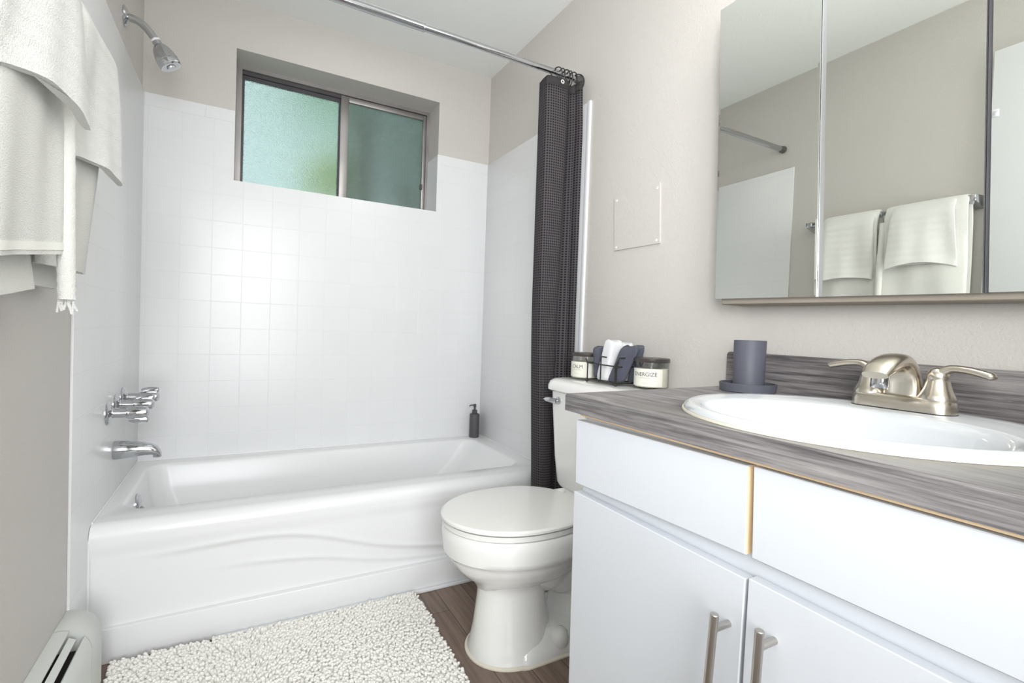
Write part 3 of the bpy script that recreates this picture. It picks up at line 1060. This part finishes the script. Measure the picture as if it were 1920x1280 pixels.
z0 = bz + 0.003
washcloth((1.425, -1.142, z0), (1.425, -1.128, z0 + 0.104), 0.014, 0.032, 'cloth_grey', 'dark grey washcloth at the CALM candle end of the wire caddy', 1)
washcloth((1.450, -1.166, z0), (1.458, -1.150, z0 + 0.124), 0.013, 0.016, 'cloth_grey', 'dark grey washcloth standing between the end grey cloth and the tall white cloth', 2)
washcloth((1.398, -1.190, z0), (1.425, -1.190, z0 + 0.128), 0.029, 0.022, 'cloth_white', 'tall rounded white washcloth at the front of the wire caddy', 3)
washcloth((1.450, -1.215, z0), (1.452, -1.222, z0 + 0.120), 0.020, 0.018, 'cloth_white', 'white washcloth tucked behind the leaning dark grey cloth in the caddy', 4)
washcloth((1.396, -1.242, z0), (1.418, -1.282, z0 + 0.113), 0.031, 0.018, 'cloth_grey', 'wide fluffy dark grey washcloth leaning across the wire caddy', 5)
washcloth((1.450, -1.258, z0), (1.446, -1.292, z0 + 0.114), 0.015, 0.014, 'cloth_grey', 'dark grey washcloth poking out over the ENERGIZE candle', 6)

# ------------------------------------------------------------------ vanity
XF = 0.957
VY0 = -1.638
va = thing('vanity_cabinet', (1.25, -2.2, 0), 'white vanity cabinet with flat drawer and door fronts under the grey countertop', 'cabinet')
MB().box(0.977, 0.99, VY0 - 1.0, VY0 - 0.002, 0.09, 0.797).box(0.99, W - 0.002, VY0 - 0.018, VY0 - 0.002, 0.09, 0.797).box(0.99, W - 0.002, VY0 - 1.0, VY0 - 0.982, 0.09, 0.797) \
    .box(0.99, W - 0.002, VY0 - 0.982, VY0 - 0.018, 0.09, 0.11).box(1.03, W - 0.002, VY0 - 1.0, VY0 - 0.01, 0.0, 0.09).build('carcass', 'lacquer', va)
rl = MB().box(0.9615, 0.977, VY0 - 1.0, VY0 - 0.004, 0.7925, 0.7995, 0.0005, 1).box(0.9745, 0.977, -2.033, -2.02, 0.672, 0.7925)
rl.build('face_rail', 'raw_wood', va)['label'] = 'bare tan wood edge under the countertop'


def slab(x0, x1, c, bev=0.0012):
    """c: four (y,z) corners: near-tub bottom, far bottom, far top, near-tub top"""
    p = [(x0, *c[0]), (x0, *c[1]), (x1, *c[1]), (x1, *c[0]), (x0, *c[3]), (x0, *c[2]), (x1, *c[2]), (x1, *c[3])]
    return MB().hexa(p, bev, 1)


XB = 0.9755
slab(XF, XB, ((-1.6403, 0.6565), (-2.0225, 0.669), (-2.0205, 0.789), (-1.6358, 0.7835))).build('drawer', 'lacquer', va)
slab(XF + 0.0008, XB - 0.0002, ((-2.0222, 0.670), (-2.0236, 0.670), (-2.0216, 0.788), (-2.0202, 0.788)), 0.0002).build('raw_edge', 'raw_wood', va)['label'] = 'bare tan edge of the drawer front'
slab(XF, XB, ((-2.0322, 0.669), (-2.62, 0.672), (-2.62, 0.791), (-2.0290, 0.7905))).build('drawer', 'lacquer', va)
d1 = slab(XF, XB, ((-1.645, 0.10), (-2.012, 0.10), (-2.0243, 0.6376), (-1.636, 0.6384))).build('door', 'lacquer', va)
d2 = slab(XF, XB, ((-2.022, 0.10), (-2.42, 0.10), (-2.42, 0.6376), (-2.0289, 0.641))).build('door', 'lacquer', va)
for d, (y0, y1), zt in ((d1, (-2.004, -1.990), 0.5875), (d2, (-2.0695, -2.062), 0.6015)):
    h = MB()
    zb = zt - 0.235
    pt = lambda z: (0.925, y0 + (y1 - y0) * (zt - z) / 0.235, z)
    h.tube([pt(zb), pt(zb + 0.001), pt(zt - 0.001), pt(zt)], [0.005, 0.0058, 0.0058, 0.005], 18)
    for z in (zt - 0.022, zb + 0.022):
        q = pt(z)
        h.tube([(0.927, q[1], z), (XF + 0.001, q[1], z)], 0.0048, 14)
    h.build('pull_handle', 'steel', d)['label'] = 'brushed steel bar pull'

ZC = 0.833
ct = thing('countertop', (1.23, -2.1, 0.80), 'grey wood grain laminate countertop with matching backsplash', 'countertop')
YR = -2.70
bm = bmesh.new()
pl = [(0.945, -1.604), (1.5165, -1.570), (1.5165, YR), (0.945, YR)]
vs0 = [bm.verts.new((x, y, 0.8)) for x, y in pl]
vs1 = [bm.verts.new((x, y, ZC)) for x, y in pl]
bm.faces.new(vs0)
bm.faces.new(list(reversed(vs1)))
for i in range(4):
    bm.faces.new([vs0[i], vs0[(i + 1) % 4], vs1[(i + 1) % 4], vs1[i]])
bmesh.ops.recalc_face_normals(bm, faces=bm.faces[:])
bm.edges.ensure_lookup_table()
es = [e for e in bm.edges if all(abs(v.co.x - 0.945) < 1e-4 for v in e.verts) and abs(e.verts[0].co.z - e.verts[1].co.z) < 1e-4 and e.verts[0].co.z > 0.82]
es += [e for e in bm.edges if abs(e.verts[0].co.z - e.verts[1].co.z) > 0.02 and e.verts[0].co.x < 0.95 and e.verts[0].co.y > -2]
bmesh.ops.bevel(bm, geom=es, offset=0.010, segments=5, profile=0.5, affect='EDGES')
slab_o = MB().from_bm(bm).build('slab', 'counter', ct, 50)
bs = MB()
prf = [(-1.566, ZC)]
for k in range(0, 9):
    a = math.radians(180 + 0 - 90 * k / 8)
    prf.append((-1.566 - 0.010 - 0.010 * math.cos(a) * 1.0 - 0.0, 0.9175 - 0.010 + 0.010 * math.sin(a)))
prf = [(-1.566, ZC)] + [(-1.576 + 0.010 * math.cos(math.radians(90 * k / 8)), 0.914 + 0.010 * math.sin(math.radians(90 * k / 8))) for k in range(9)] + [(YR, 0.918), (YR, ZC)]
bs.loft([[(x, y, z) for y, z in prf] for x in (1.4965, 1.5165)])
bs.build('backsplash', 'counter', ct, 40)

# sink (cut out of the slab)
SX, SY, SA, SB = 1.205, -2.018, 0.237, 0.256
cut = MB().loft([ellipse(SX, SY, SA - 0.012, SB - 0.012, 0.70), ellipse(SX, SY, SA - 0.012, SB - 0.012, 0.90)]).build('cutter', 'counter')
bo = slab_o.modifiers.new('hole', 'BOOLEAN')
bo.operation = 'DIFFERENCE'
bo.object = cut
bo.solver = 'EXACT'
dg = bpy.context.evaluated_depsgraph_get()
dg.update()
me = bpy.data.meshes.new_from_object(slab_o.evaluated_get(dg))
slab_o.modifiers.clear()
slab_o.data = me
bpy.data.objects.remove(cut)
cb = MB().box(1.0, 1.44, -2.26, -1.76, 0.62, 0.81)
sk = thing('sink', (SX, SY, ZC), 'white oval drop in sink with raised rim in the grey countertop', 'sink')
BXc = 1.165
rings = [ellipse(SX, SY, SA - 0.004, SB - 0.004, ZC + 0.001), ellipse(SX, SY, SA, SB, ZC + 0.004), ellipse(SX, SY, SA - 0.002, SB - 0.002, ZC + 0.010), ellipse(SX, SY, SA - 0.010, SB - 0.010, ZC + 0.0135),
         ellipse(SX, SY, SA - 0.020, SB - 0.020, ZC + 0.012), ellipse(SX, SY, SA - 0.026, SB - 0.026, ZC + 0.0105),
         ellipse(BXc + 0.002, SY, 0.180, 0.214, ZC + 0.0095), ellipse(BXc, SY, 0.172, 0.206, ZC + 0.006), ellipse(BXc, SY, 0.164, 0.198, ZC - 0.008), ellipse(BXc, SY, 0.152, 0.185, ZC - 0.05),
         ellipse(BXc, SY, 0.125, 0.155, ZC - 0.10), ellipse(BXc, SY, 0.075, 0.095, ZC - 0.135), ellipse(BXc, SY, 0.022, 0.022, ZC - 0.142)]
MB().loft(rings, False, False).build('bowl', 'porcelain', sk, 60)
MB().loft([ellipse(SX, SY, SA + 0.003, SB + 0.003, ZC + 0.0002), ellipse(SX, SY, SA + 0.002, SB + 0.002, ZC + 0.003), ellipse(SX, SY, SA - 0.003, SB - 0.003, ZC + 0.004)], False, False).build('caulk_line', 'caulk', sk)
MB().lathe((BXc, SY, ZC - 0.144), [(0.024, 0), (0.024, 0.003), (0.016, 0.003), (0.014, 0.001), (0, 0.004)], seg=28).build('drain', 'chrome', sk)

# faucet
FX, FY, FZ = 1.402, -2.006, ZC + 0.0102
fa = thing('faucet', (FX, FY, FZ), 'brushed nickel two handle centerset faucet on the back of the oval sink', 'faucet')
b = MB()
b.loft([rrect(FX - 0.028, FX + 0.028, FY - 0.079, FY + 0.079, 0.027, FZ), rrect(FX - 0.028, FX + 0.028, FY - 0.079, FY + 0.079, 0.027, FZ + 0.012),
        rrect(FX - 0.026, FX + 0.026, FY - 0.077, FY + 0.077, 0.025, FZ + 0.022), rrect(FX - 0.022, FX + 0.022, FY - 0.073, FY + 0.073, 0.021, FZ + 0.026), rrect(FX - 0.01, FX + 0.01, FY - 0.06, FY + 0.06, 0.009, FZ + 0.027)])
b.build('base_plate', 'nickel', fa, 50)
MB().loft([rrect(FX - 0.0285, FX + 0.0285, FY - 0.0795, FY + 0.0795, 0.027, FZ - 0.001), rrect(FX - 0.0285, FX + 0.0285, FY - 0.0795, FY + 0.0795, 0.027, FZ + 0.0015)]).build('gasket', 'wire', fa)
# spout: sections along an arc in the xz plane; (x, z, direction angle, half width y, half thickness)
secs = []
path = catmull([(FX + 0.006, FY, FZ + 0.004), (FX + 0.004, FY, FZ + 0.035), (FX - 0.004, FY, FZ + 0.064), (FX - 0.024, FY, FZ + 0.083), (FX - 0.052, FY, FZ + 0.083), (FX - 0.080, FY, FZ + 0.073), (FX - 0.098, FY, FZ + 0.062)], 6)
npth = len(path)
for i, p in enumerate(path):
    t = i / (npth - 1)
    d = (path[min(i + 1, npth - 1)] - path[max(i - 1, 0)]).normalized()
    nrm = Vector((d.z, 0, -d.x))
    hw_ = float(np.interp(t, [0, 0.15, 0.4, 0.6, 0.85, 1], [0.034, 0.030, 0.0255, 0.0245, 0.0235, 0.020]))
    ht = float(np.interp(t, [0, 0.15, 0.4, 0.6, 0.85, 1], [0.022, 0.021, 0.018, 0.0145, 0.0115, 0.007]))
    secs.append([p + nrm * ht * math.copysign(abs(math.cos(2 * PI * k / 28)) ** 0.75, math.cos(2 * PI * k / 28)) + Vector((0, 1, 0)) * hw_ * math.copysign(abs(math.sin(2 * PI * k / 28)) ** 0.8, math.sin(2 * PI * k / 28)) for k in range(28)])
MB().loft(secs).build('spout', 'nickel', fa, 60)
ae = MB().lathe((FX - 0.078, FY, FZ + 0.062), [(0.0135, 0), (0.0135, 0.0205), (0.0125, 0.023), (0.010, 0.023), (0.010, 0.019), (0, 0.019)], (-0.12, 0, -1), 24).build('aerator', 'chrome', fa)
for s in (1, -1):
    hy = FY + s * 0.051
    base = MB().lathe((FX, hy, FZ + 0.022), [(0.0265, 0), (0.027, 0.004), (0.0235, 0.011), (0.0195, 0.021), (0.0165, 0.033), (0.0155, 0.038), (0.016, 0.039), (0.0155, 0.045), (0.012, 0.053), (0.005, 0.057), (0, 0.0575)], seg=28)
    ho = base.build('handle', 'nickel', fa, 50)
    zt = FZ + 0.022
    lp = catmull([(FX, hy, zt + 0.046), (FX - 0.001, hy + s * 0.018, zt + 0.056), (FX - 0.003, hy + s * 0.042, zt + 0.055), (FX - 0.005, hy + s * 0.062, zt + 0.0505), (FX - 0.006, hy + s * 0.076, zt + 0.046)], 5)
    nn_ = len(lp)
    MB().tube(lp, [float(np.interp(i / (nn_ - 1), [0, 0.3, 0.7, 0.92, 1], [0.0125, 0.0085, 0.0092, 0.0085, 0.003])) for i in range(nn_)], 16, squash=(0.72, 1.05)).build('lever', 'nickel', ho, 60)
MB().tube([(FX + 0.022, FY, FZ + 0.02), (FX + 0.022, FY, FZ + 0.078)], 0.0028, 10).lathe((FX + 0.022, FY, FZ + 0.076), [(0.003, 0), (0.0075, 0.002), (0.0075, 0.006), (0.004, 0.009), (0, 0.009)], seg=16).build('lift_rod', 'nickel', fa)

# tumbler on its dish
CX, CY = 1.430, -1.678
ds = tag(MB().lathe((CX, CY, ZC), [(0.058, 0), (0.062, 0.002), (0.0635, 0.020), (0.0615, 0.021), (0.0595, 0.020), (0.058, 0.007), (0, 0.006)], seg=48).build('soap_dish', 'charcoal', None, 40),
         'round charcoal dish standing by the backsplash under the tumbler', 'dish')
tag(MB().lathe((CX, CY - 0.002, ZC + 0.0066), [(0.0325, 0), (0.0345, 0.002), (0.036, 0.115), (0.035, 0.1165), (0.033, 0.1155), (0.0315, 0.01), (0, 0.008)], seg=48).build('tumbler', 'charcoal', None, 40),
    'charcoal tumbler standing on the round charcoal dish', 'tumbler')

# ------------------------------------------------------------------ medicine cabinet
mc = thing('medicine_cabinet', (1.47, -2.1, 1.05), 'three door mirrored medicine cabinet on the wall above the countertop', 'medicine cabinet')
XM = 1.415
ZM = 1.795
SHR = 0.03


def yz(y, z, zb):
    return y + SHR * (z - zb)


def mdoor(y0, y1, z0, z1_, zt=ZM):
    return ((y0, z0), (y1, z1_), (yz(y1, zt, z1_), zt), (yz(y0, zt, z0), zt))


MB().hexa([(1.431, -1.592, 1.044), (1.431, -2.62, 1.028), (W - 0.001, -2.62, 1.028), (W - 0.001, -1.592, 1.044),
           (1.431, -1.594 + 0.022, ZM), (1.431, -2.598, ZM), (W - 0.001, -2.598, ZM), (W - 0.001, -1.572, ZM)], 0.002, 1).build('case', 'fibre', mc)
for (y0, y1, za, zb_) in ((-1.5866, -1.8385, 1.0582, 1.0530), (-1.8510, -2.1035, 1.0524, 1.0478), (-2.1115, -2.62, 1.0482, 1.042)):
    c = mdoor(y0, y1, za, zb_)
    bk_ = slab(XM + 0.004, XM + 0.0155, c, 0.0005).build('door', 'alu_bright', mc)
    g = MB()
    ins = 0.005
    inner = [(y + (-ins if y > (y0 + y1) / 2 else ins), z + (ins if z < 1.4 else -ins)) for y, z in c]
    vs = [(XM + (0.00012 if y0 > -1.6 else 0.0), *q) for q in c] + [(XM, *q) for q in inner] + [(XM + 0.004, *q) for q in c]
    fs = [(4, 5, 6, 7)] + [(i, (i + 1) % 4, 4 + (i + 1) % 4, 4 + i) for i in range(4)] + [(8 + i, 8 + (i + 1) % 4, (i + 1) % 4, i) for i in range(4)] + [(8, 9, 10, 11)]
    g.add(vs, fs)
    g.build('mirror_glass', 'mirror', bk_, smooth=0)
MB().hexa([(XM + 0.003, -1.8395, 1.0532), (XM + 0.003, -1.8500, 1.0526), (XM + 0.014, -1.8500, 1.0526), (XM + 0.014, -1.8395, 1.0532),
           (XM + 0.003, yz(-1.8395, ZM, 1.053), ZM), (XM + 0.003, yz(-1.85, ZM, 1.0526), ZM), (XM + 0.014, yz(-1.85, ZM, 1.0526), ZM), (XM + 0.014, yz(-1.8395, ZM, 1.053), ZM)]).build('edge_trim', 'alu_bright', mc)
MB().hexa([(XM + 0.006, -2.1045, 1.0482), (XM + 0.006, -2.1105, 1.0482), (XM + 0.014, -2.1105, 1.0482), (XM + 0.014, -2.1045, 1.0482),
           (XM + 0.006, yz(-2.1045, ZM, 1.0482), ZM), (XM + 0.006, yz(-2.1105, ZM, 1.0482), ZM), (XM + 0.014, yz(-2.1105, ZM, 1.0482), ZM), (XM + 0.014, yz(-2.1045, ZM, 1.0482), ZM)]).build('door_gap', 'track', mc)
MB().box(XM - 0.001, XM + 0.004, -2.112, -2.103, 1.33, 1.342, 0.001).build('clip', 'alu_bright', mc)

# access panel
ap = tag(slab(W - 0.005, W + 0.001, ((-1.0707, 1.2538), (-1.2896, 1.2517), (-1.2797, 1.4467), (-1.0607, 1.4437)), 0.0008).build('access_panel', 'paint'),
         'square painted access panel screwed to the wall above the toilet tank', 'panel')
for y, z in ((-1.082, 1.265), (-1.274, 1.263), (-1.27, 1.43), (-1.076, 1.43)):
    MB().lathe((W - 0.005, y, z), [(0.0045, 0), (0.0042, 0.0012), (0.0, 0.0018)], (-1, 0, 0), 14).build('screw', 'white', ap)

# ------------------------------------------------------------------ towel bar and towels on the left wall
BZ = 1.5176
tbar = thing('towel_bar', (0.03, -1.33, BZ), 'square chrome towel bar on the wall opposite the mirror', 'towel bar')
MB().box(0.058, 0.076, -1.632, -1.024, BZ - 0.009, BZ + 0.009, 0.001).build('bar', 'chrome', tbar)
for y in (-1.024, -1.632):
    MB().hexa([(0.0, y - 0.016, BZ - 0.03), (0.08, y - 0.012, BZ - 0.012), (0.08, y + 0.012, BZ - 0.012), (0.0, y + 0.016, BZ - 0.03),
               (0.0, y - 0.016, BZ + 0.018), (0.08, y - 0.012, BZ + 0.013), (0.08, y + 0.012, BZ + 0.013), (0.0, y + 0.016, BZ + 0.018)], 0.002).build('post', 'chrome', tbar)


def draped(name, y0, y1, front, back, thick, mat, label, cat, group, seed, dy_front=(0, 0), dy_back=(0, 0), hem=None, arch=0.0, wave=0.004, skew=0.0, tilt=0.0):
    """front / back: [(offset x, z)] from the bar top down; builds a closed thick sheet folded over the bar"""
    r = random.Random(seed)
    ph = [r.uniform(0, 6.28) for _ in range(6)]
    centre = catmull([(x, 0, z) for x, z in reversed(back)] + [(0.067, 0, BZ + 0.013 + back[0][1] * 0)] + [(x, 0, z) for x, z in front], 8)
    nC = len(centre)
    ny = 26
    outer, inner = [], []
    split = nC * (len(back)) // (len(back) + len(front))
    ztop = BZ
    for i, p in enumerate(centre):
        d = (centre[min(i + 1, nC - 1)] - centre[max(i - 1, 0)]).normalized()
        nrm = Vector((d.z, 0, -d.x)) * -1
        fr = i >= split
        drop = max(0, ztop - p.z) / 0.5
        ro, ri = [], []
        for j in range(ny + 1):
            u = j / ny
            dyy = dy_front if fr else dy_back
            y = y0 + (y1 - y0) * u + (dyy[0] * (1 - u) + dyy[1] * u) * min(1, drop * 2)
            w = wave * math.sin(u * 7 + ph[0] + 3 * drop) * min(1, drop * 3) + 0.5 * wave * math.sin(u * 15 + ph[1]) * min(1, drop * 3)
            e = thick * (0.45 + 0.55 * min(1, math.sqrt(max(0, 1 - abs(2 * u - 1) ** 6))))
            zz = p.z
            if fr and arch:
                zz += arch * (1 - (2 * u - 1) ** 2) * smoothstep(0.5, 1.0, (i - split) / max(1, nC - 1 - split))
            zz -= tilt * (1 - u) * min(1, drop * 1.2)
            sgn = 1 if fr else 0.4
            w += -skew * (1 - u) * min(1, drop * 2.2) if fr else 0
            ro.append((p.x + nrm.x * e / 2 + w * sgn, y, zz + nrm.z * e / 2))
            ri.append((p.x - nrm.x * e / 2 + w * sgn, y, zz - nrm.z * e / 2))
        outer.append(ro)
        inner.append(ri)
    rings = [o_ + list(reversed(i_)) for o_, i_ in zip(outer, inner)]
    o = MB().loft(rings).build(name, mat, None, 70)
    tag(o, label, cat, group)
    if hem:
        # woven hem band wrapped over the front sheet close to its end
        h0, h1 = hem
        sel = [k for k in range(split, nC) if h1 <= centre[k].z <= h0]
        if len(sel) > 1:
            rr = [[(x + 0.0012, y, z) for x, y, z in outer[k]] + [(x - 0.002, y, z) for x, y, z in reversed(outer[k])] for k in sel]
            MB().loft(rr).build('hem_band', 'towel_band', o, 70)
    return o, outer


bath = 'bath towels on the towel bar'
hand = 'hand towels layered over the bath towels'
bA, _ = draped('bath_towel', -1.328, -1.098, [(0.093, BZ - 0.03), (0.094, 1.40), (0.086, 1.25), (0.076, 1.12), (0.07, 1.045)], [(0.045, BZ - 0.03), (0.032, 1.40), (0.026, 1.2), (0.026, 1.01)],
               0.018, 'towel', 'long white bath towel on the towel bar, the one nearer the tub', 'towel', bath, 3, hem=(1.19, 1.165), skew=0.01)
bB, outB = draped('bath_towel', -1.625, -1.354, [(0.090, BZ - 0.03), (0.092, 1.40), (0.090, 1.25), (0.088, 1.12), (0.086, 1.060)], [(0.045, BZ - 0.03), (0.036, 1.40), (0.034, 1.2), (0.055, 1.0)],
                  0.018, 'towel', 'long white bath towel on the towel bar, the one farther from the tub', 'towel', bath, 5, hem=(1.085, 1.065), skew=0.02, tilt=0.035)
draped('hand_towel', -1.318, -1.122, [(0.110, BZ - 0.03), (0.118, 1.44), (0.124, 1.34), (0.129, 1.235)], [(0.030, BZ - 0.03), (0.022, 1.40), (0.02, 1.27)],
       0.014, 'hand_towel', 'white hand towel over the bath towel nearer the tub', 'hand towel', hand, 8, arch=0.012, dy_front=(0.0, 0.006), skew=0.036)
draped('hand_towel', -1.59, -1.388, [(0.110, BZ - 0.03), (0.122, 1.44), (0.130, 1.36), (0.136, 1.265)], [(0.030, BZ - 0.03), (0.022, 1.40), (0.02, 1.30)],
       0.014, 'hand_towel', 'white hand towel over the bath towel farther from the tub', 'hand towel', hand, 9, arch=0.022, dy_front=(-0.01, 0.01), skew=0.05)
# rolled selvedge and loose threads at the inner edge of the farther bath towel
sel_p = catmull([(0.088, -1.347, 1.47), (0.094, -1.345, 1.30), (0.096, -1.344, 1.15), (0.097, -1.343, 1.05), (0.098, -1.342, 0.985)], 10)
MB().tube(sel_p, [0.0125 + 0.0006 * math.sin(i * 2.4) for i in range(len(sel_p))], 14, squash=(1, 1)).build('selvedge', 'towel', bB, 70)
th = MB()
for k in range(8):
    x = 0.088 + 0.003 * k
    th.tube([(x, -1.341, 0.992), (x + random.uniform(-.003, .003), -1.341, 0.978), (x + random.uniform(-.004, .004), -1.340, 0.968 - random.uniform(0, .008))], 0.0018, 6)
th.build('loose_threads', 'towel', bB)

# ------------------------------------------------------------------ baseboard heater
he = thing('baseboard_heater', (0.04, -1.9, 0), 'white enamel baseboard heater running along the wall beside the bath mat', 'heater')
hp = [(0.0005, 0.03), (0.0005, 0.240), (0.012, 0.240), (0.030, 0.236), (0.052, 0.222), (0.064, 0.204), (0.069, 0.185), (0.069, 0.045), (0.062, 0.03)]


def hsec(y, p=hp, k=1.0):
    return [(x * k, y, z) for x, z in p]


co = MB()
# upper back plate and front panel as separate shells so the damper slot is open
upper = [(0.0005, 0.03), (0.0005, 0.240), (0.012, 0.240), (0.028, 0.2365), (0.028, 0.233), (0.010, 0.234), (0.004, 0.23), (0.004, 0.03)]
lower = [(0.056, 0.219), (0.064, 0.204), (0.069, 0.185), (0.069, 0.045), (0.066, 0.045), (0.066, 0.183), (0.061, 0.201), (0.053, 0.216)]
for s in (upper, lower):
    co.loft([[(x, y, z) for x, z in s] for y in (-0.99, -2.95)])
co.build('cover', 'heater', he, 40)
MB().loft([hsec(-0.985), hsec(-0.893), [(x * 0.97, -0.890, 0.12 + (z - 0.12) * 0.98) for x, z in hp]]).build('end_cap', 'heater', he, 40)
MB().loft([hsec(-2.86), hsec(-2.95)]).build('end_cap', 'heater', he, 40)
MB().box(0.006, 0.062, -2.9, -0.995, 0.05, 0.19).build('fin_core', 'dark_void', he)
MB().loft([[(x, y, z) for x, z in ((0.030, 0.226), (0.043, 0.219), (0.042, 0.216), (0.029, 0.223))] for y in (-1.0, -2.85)]).build('damper', 'heater', he)

# ------------------------------------------------------------------ bath mat (shag pile in one mesh)
mx0, mx1, my0, my1 = 0.068, 0.915, -1.50, -0.772
bmat = MB().loft([rrect(mx0 + .01, mx1 - .01, my0 + .01, my1 - .008, 0.02, 0.001), rrect(mx0 + .005, mx1 - .005, my0 + .005, my1 - .004, 0.02, 0.008), rrect(mx0 + .012, mx1 - .012, my0 + .012, my1 - .01, 0.02, 0.0125)])
sp_ = 0.0080
seg = 5
verts, faces = [], []
gx = np.arange(mx0 + 0.004, mx1 - 0.002, sp_)
gy = np.arange(my0 + 0.004, my1 - 0.001, sp_)
ca = [(math.cos(2 * PI * k / seg), math.sin(2 * PI * k / seg)) for k in range(seg)]
for ix, x0_ in enumerate(gx):
    for y0_ in gy:
        x = x0_ + rng.uniform(-0.004, 0.004)
        y = y0_ + rng.uniform(-0.004, 0.004)
        flow = 2.2 * math.sin(x * 5.1 + 1.3) + 1.9 * math.cos(y * 6.3 - x * 2.0)
        a = flow + rng.uniform(-1.1, 1.1)
        ln_ = rng.uniform(0.009, 0.015)
        lean = rng.uniform(0.4, 0.95)
        dx, dy = math.cos(a) * ln_ * lean, math.sin(a) * ln_ * lean
        if x + dx < mx0 - 0.004: dx = abs(dx) * .3
        if y + dy > my1 + 0.004: dy = -abs(dy) * .3
        h = 0.007 + ln_ * (1.0 - 0.5 * lean)
        r = rng.uniform(0.0042, 0.0055)
        n0 = len(verts)
        for t, rr_ in ((0, 0.8), (0.45, 1.0), (0.85, 0.92)):
            cx_, cy_, cz_ = x + dx * t, y + dy * t, 0.006 + h * math.sin(t * 1.5)
            for c_, s_ in ca:
                verts.append((cx_ + c_ * r * rr_, cy_ + s_ * r * rr_, cz_ + (0.25 * r * (c_ * math.cos(a) + s_ * math.sin(a)) * -1 if t else 0)))
        verts.append((x + dx * 1.05, y + dy * 1.05, 0.006 + h * 1.02 + r * 0.4))
        for i in range(2):
            for k in range(seg):
                p, q = n0 + i * seg + k, n0 + i * seg + (k + 1) % seg
                faces.append((p, q, q + seg, p + seg))
        for k in range(seg):
            faces.append((n0 + 2 * seg + k, n0 + 2 * seg + (k + 1) % seg, n0 + 3 * seg))
bmat.add(verts, faces)
tag(bmat.build('bath_mat', 'mat_pile', None, 80, fix=False), 'cream white shaggy bath mat on the dark plank floor before the tub', 'bath mat')

# ------------------------------------------------------------------ white door seen in the mirror
dr = struct(MB().box(0.002, 0.036, -2.40, -1.66, 0.012, 2.06, 0.002).build('door_1', 'white'))
MB().lathe((0.036, -1.72, 0.95), [(0.026, 0), (0.026, 0.006), (0.010, 0.01), (0.010, 0.03), (0.026, 0.04), (0.028, 0.055), (0.018, 0.065), (0, 0.066)], (1, 0, 0), 24).build('knob', 'steel', dr)
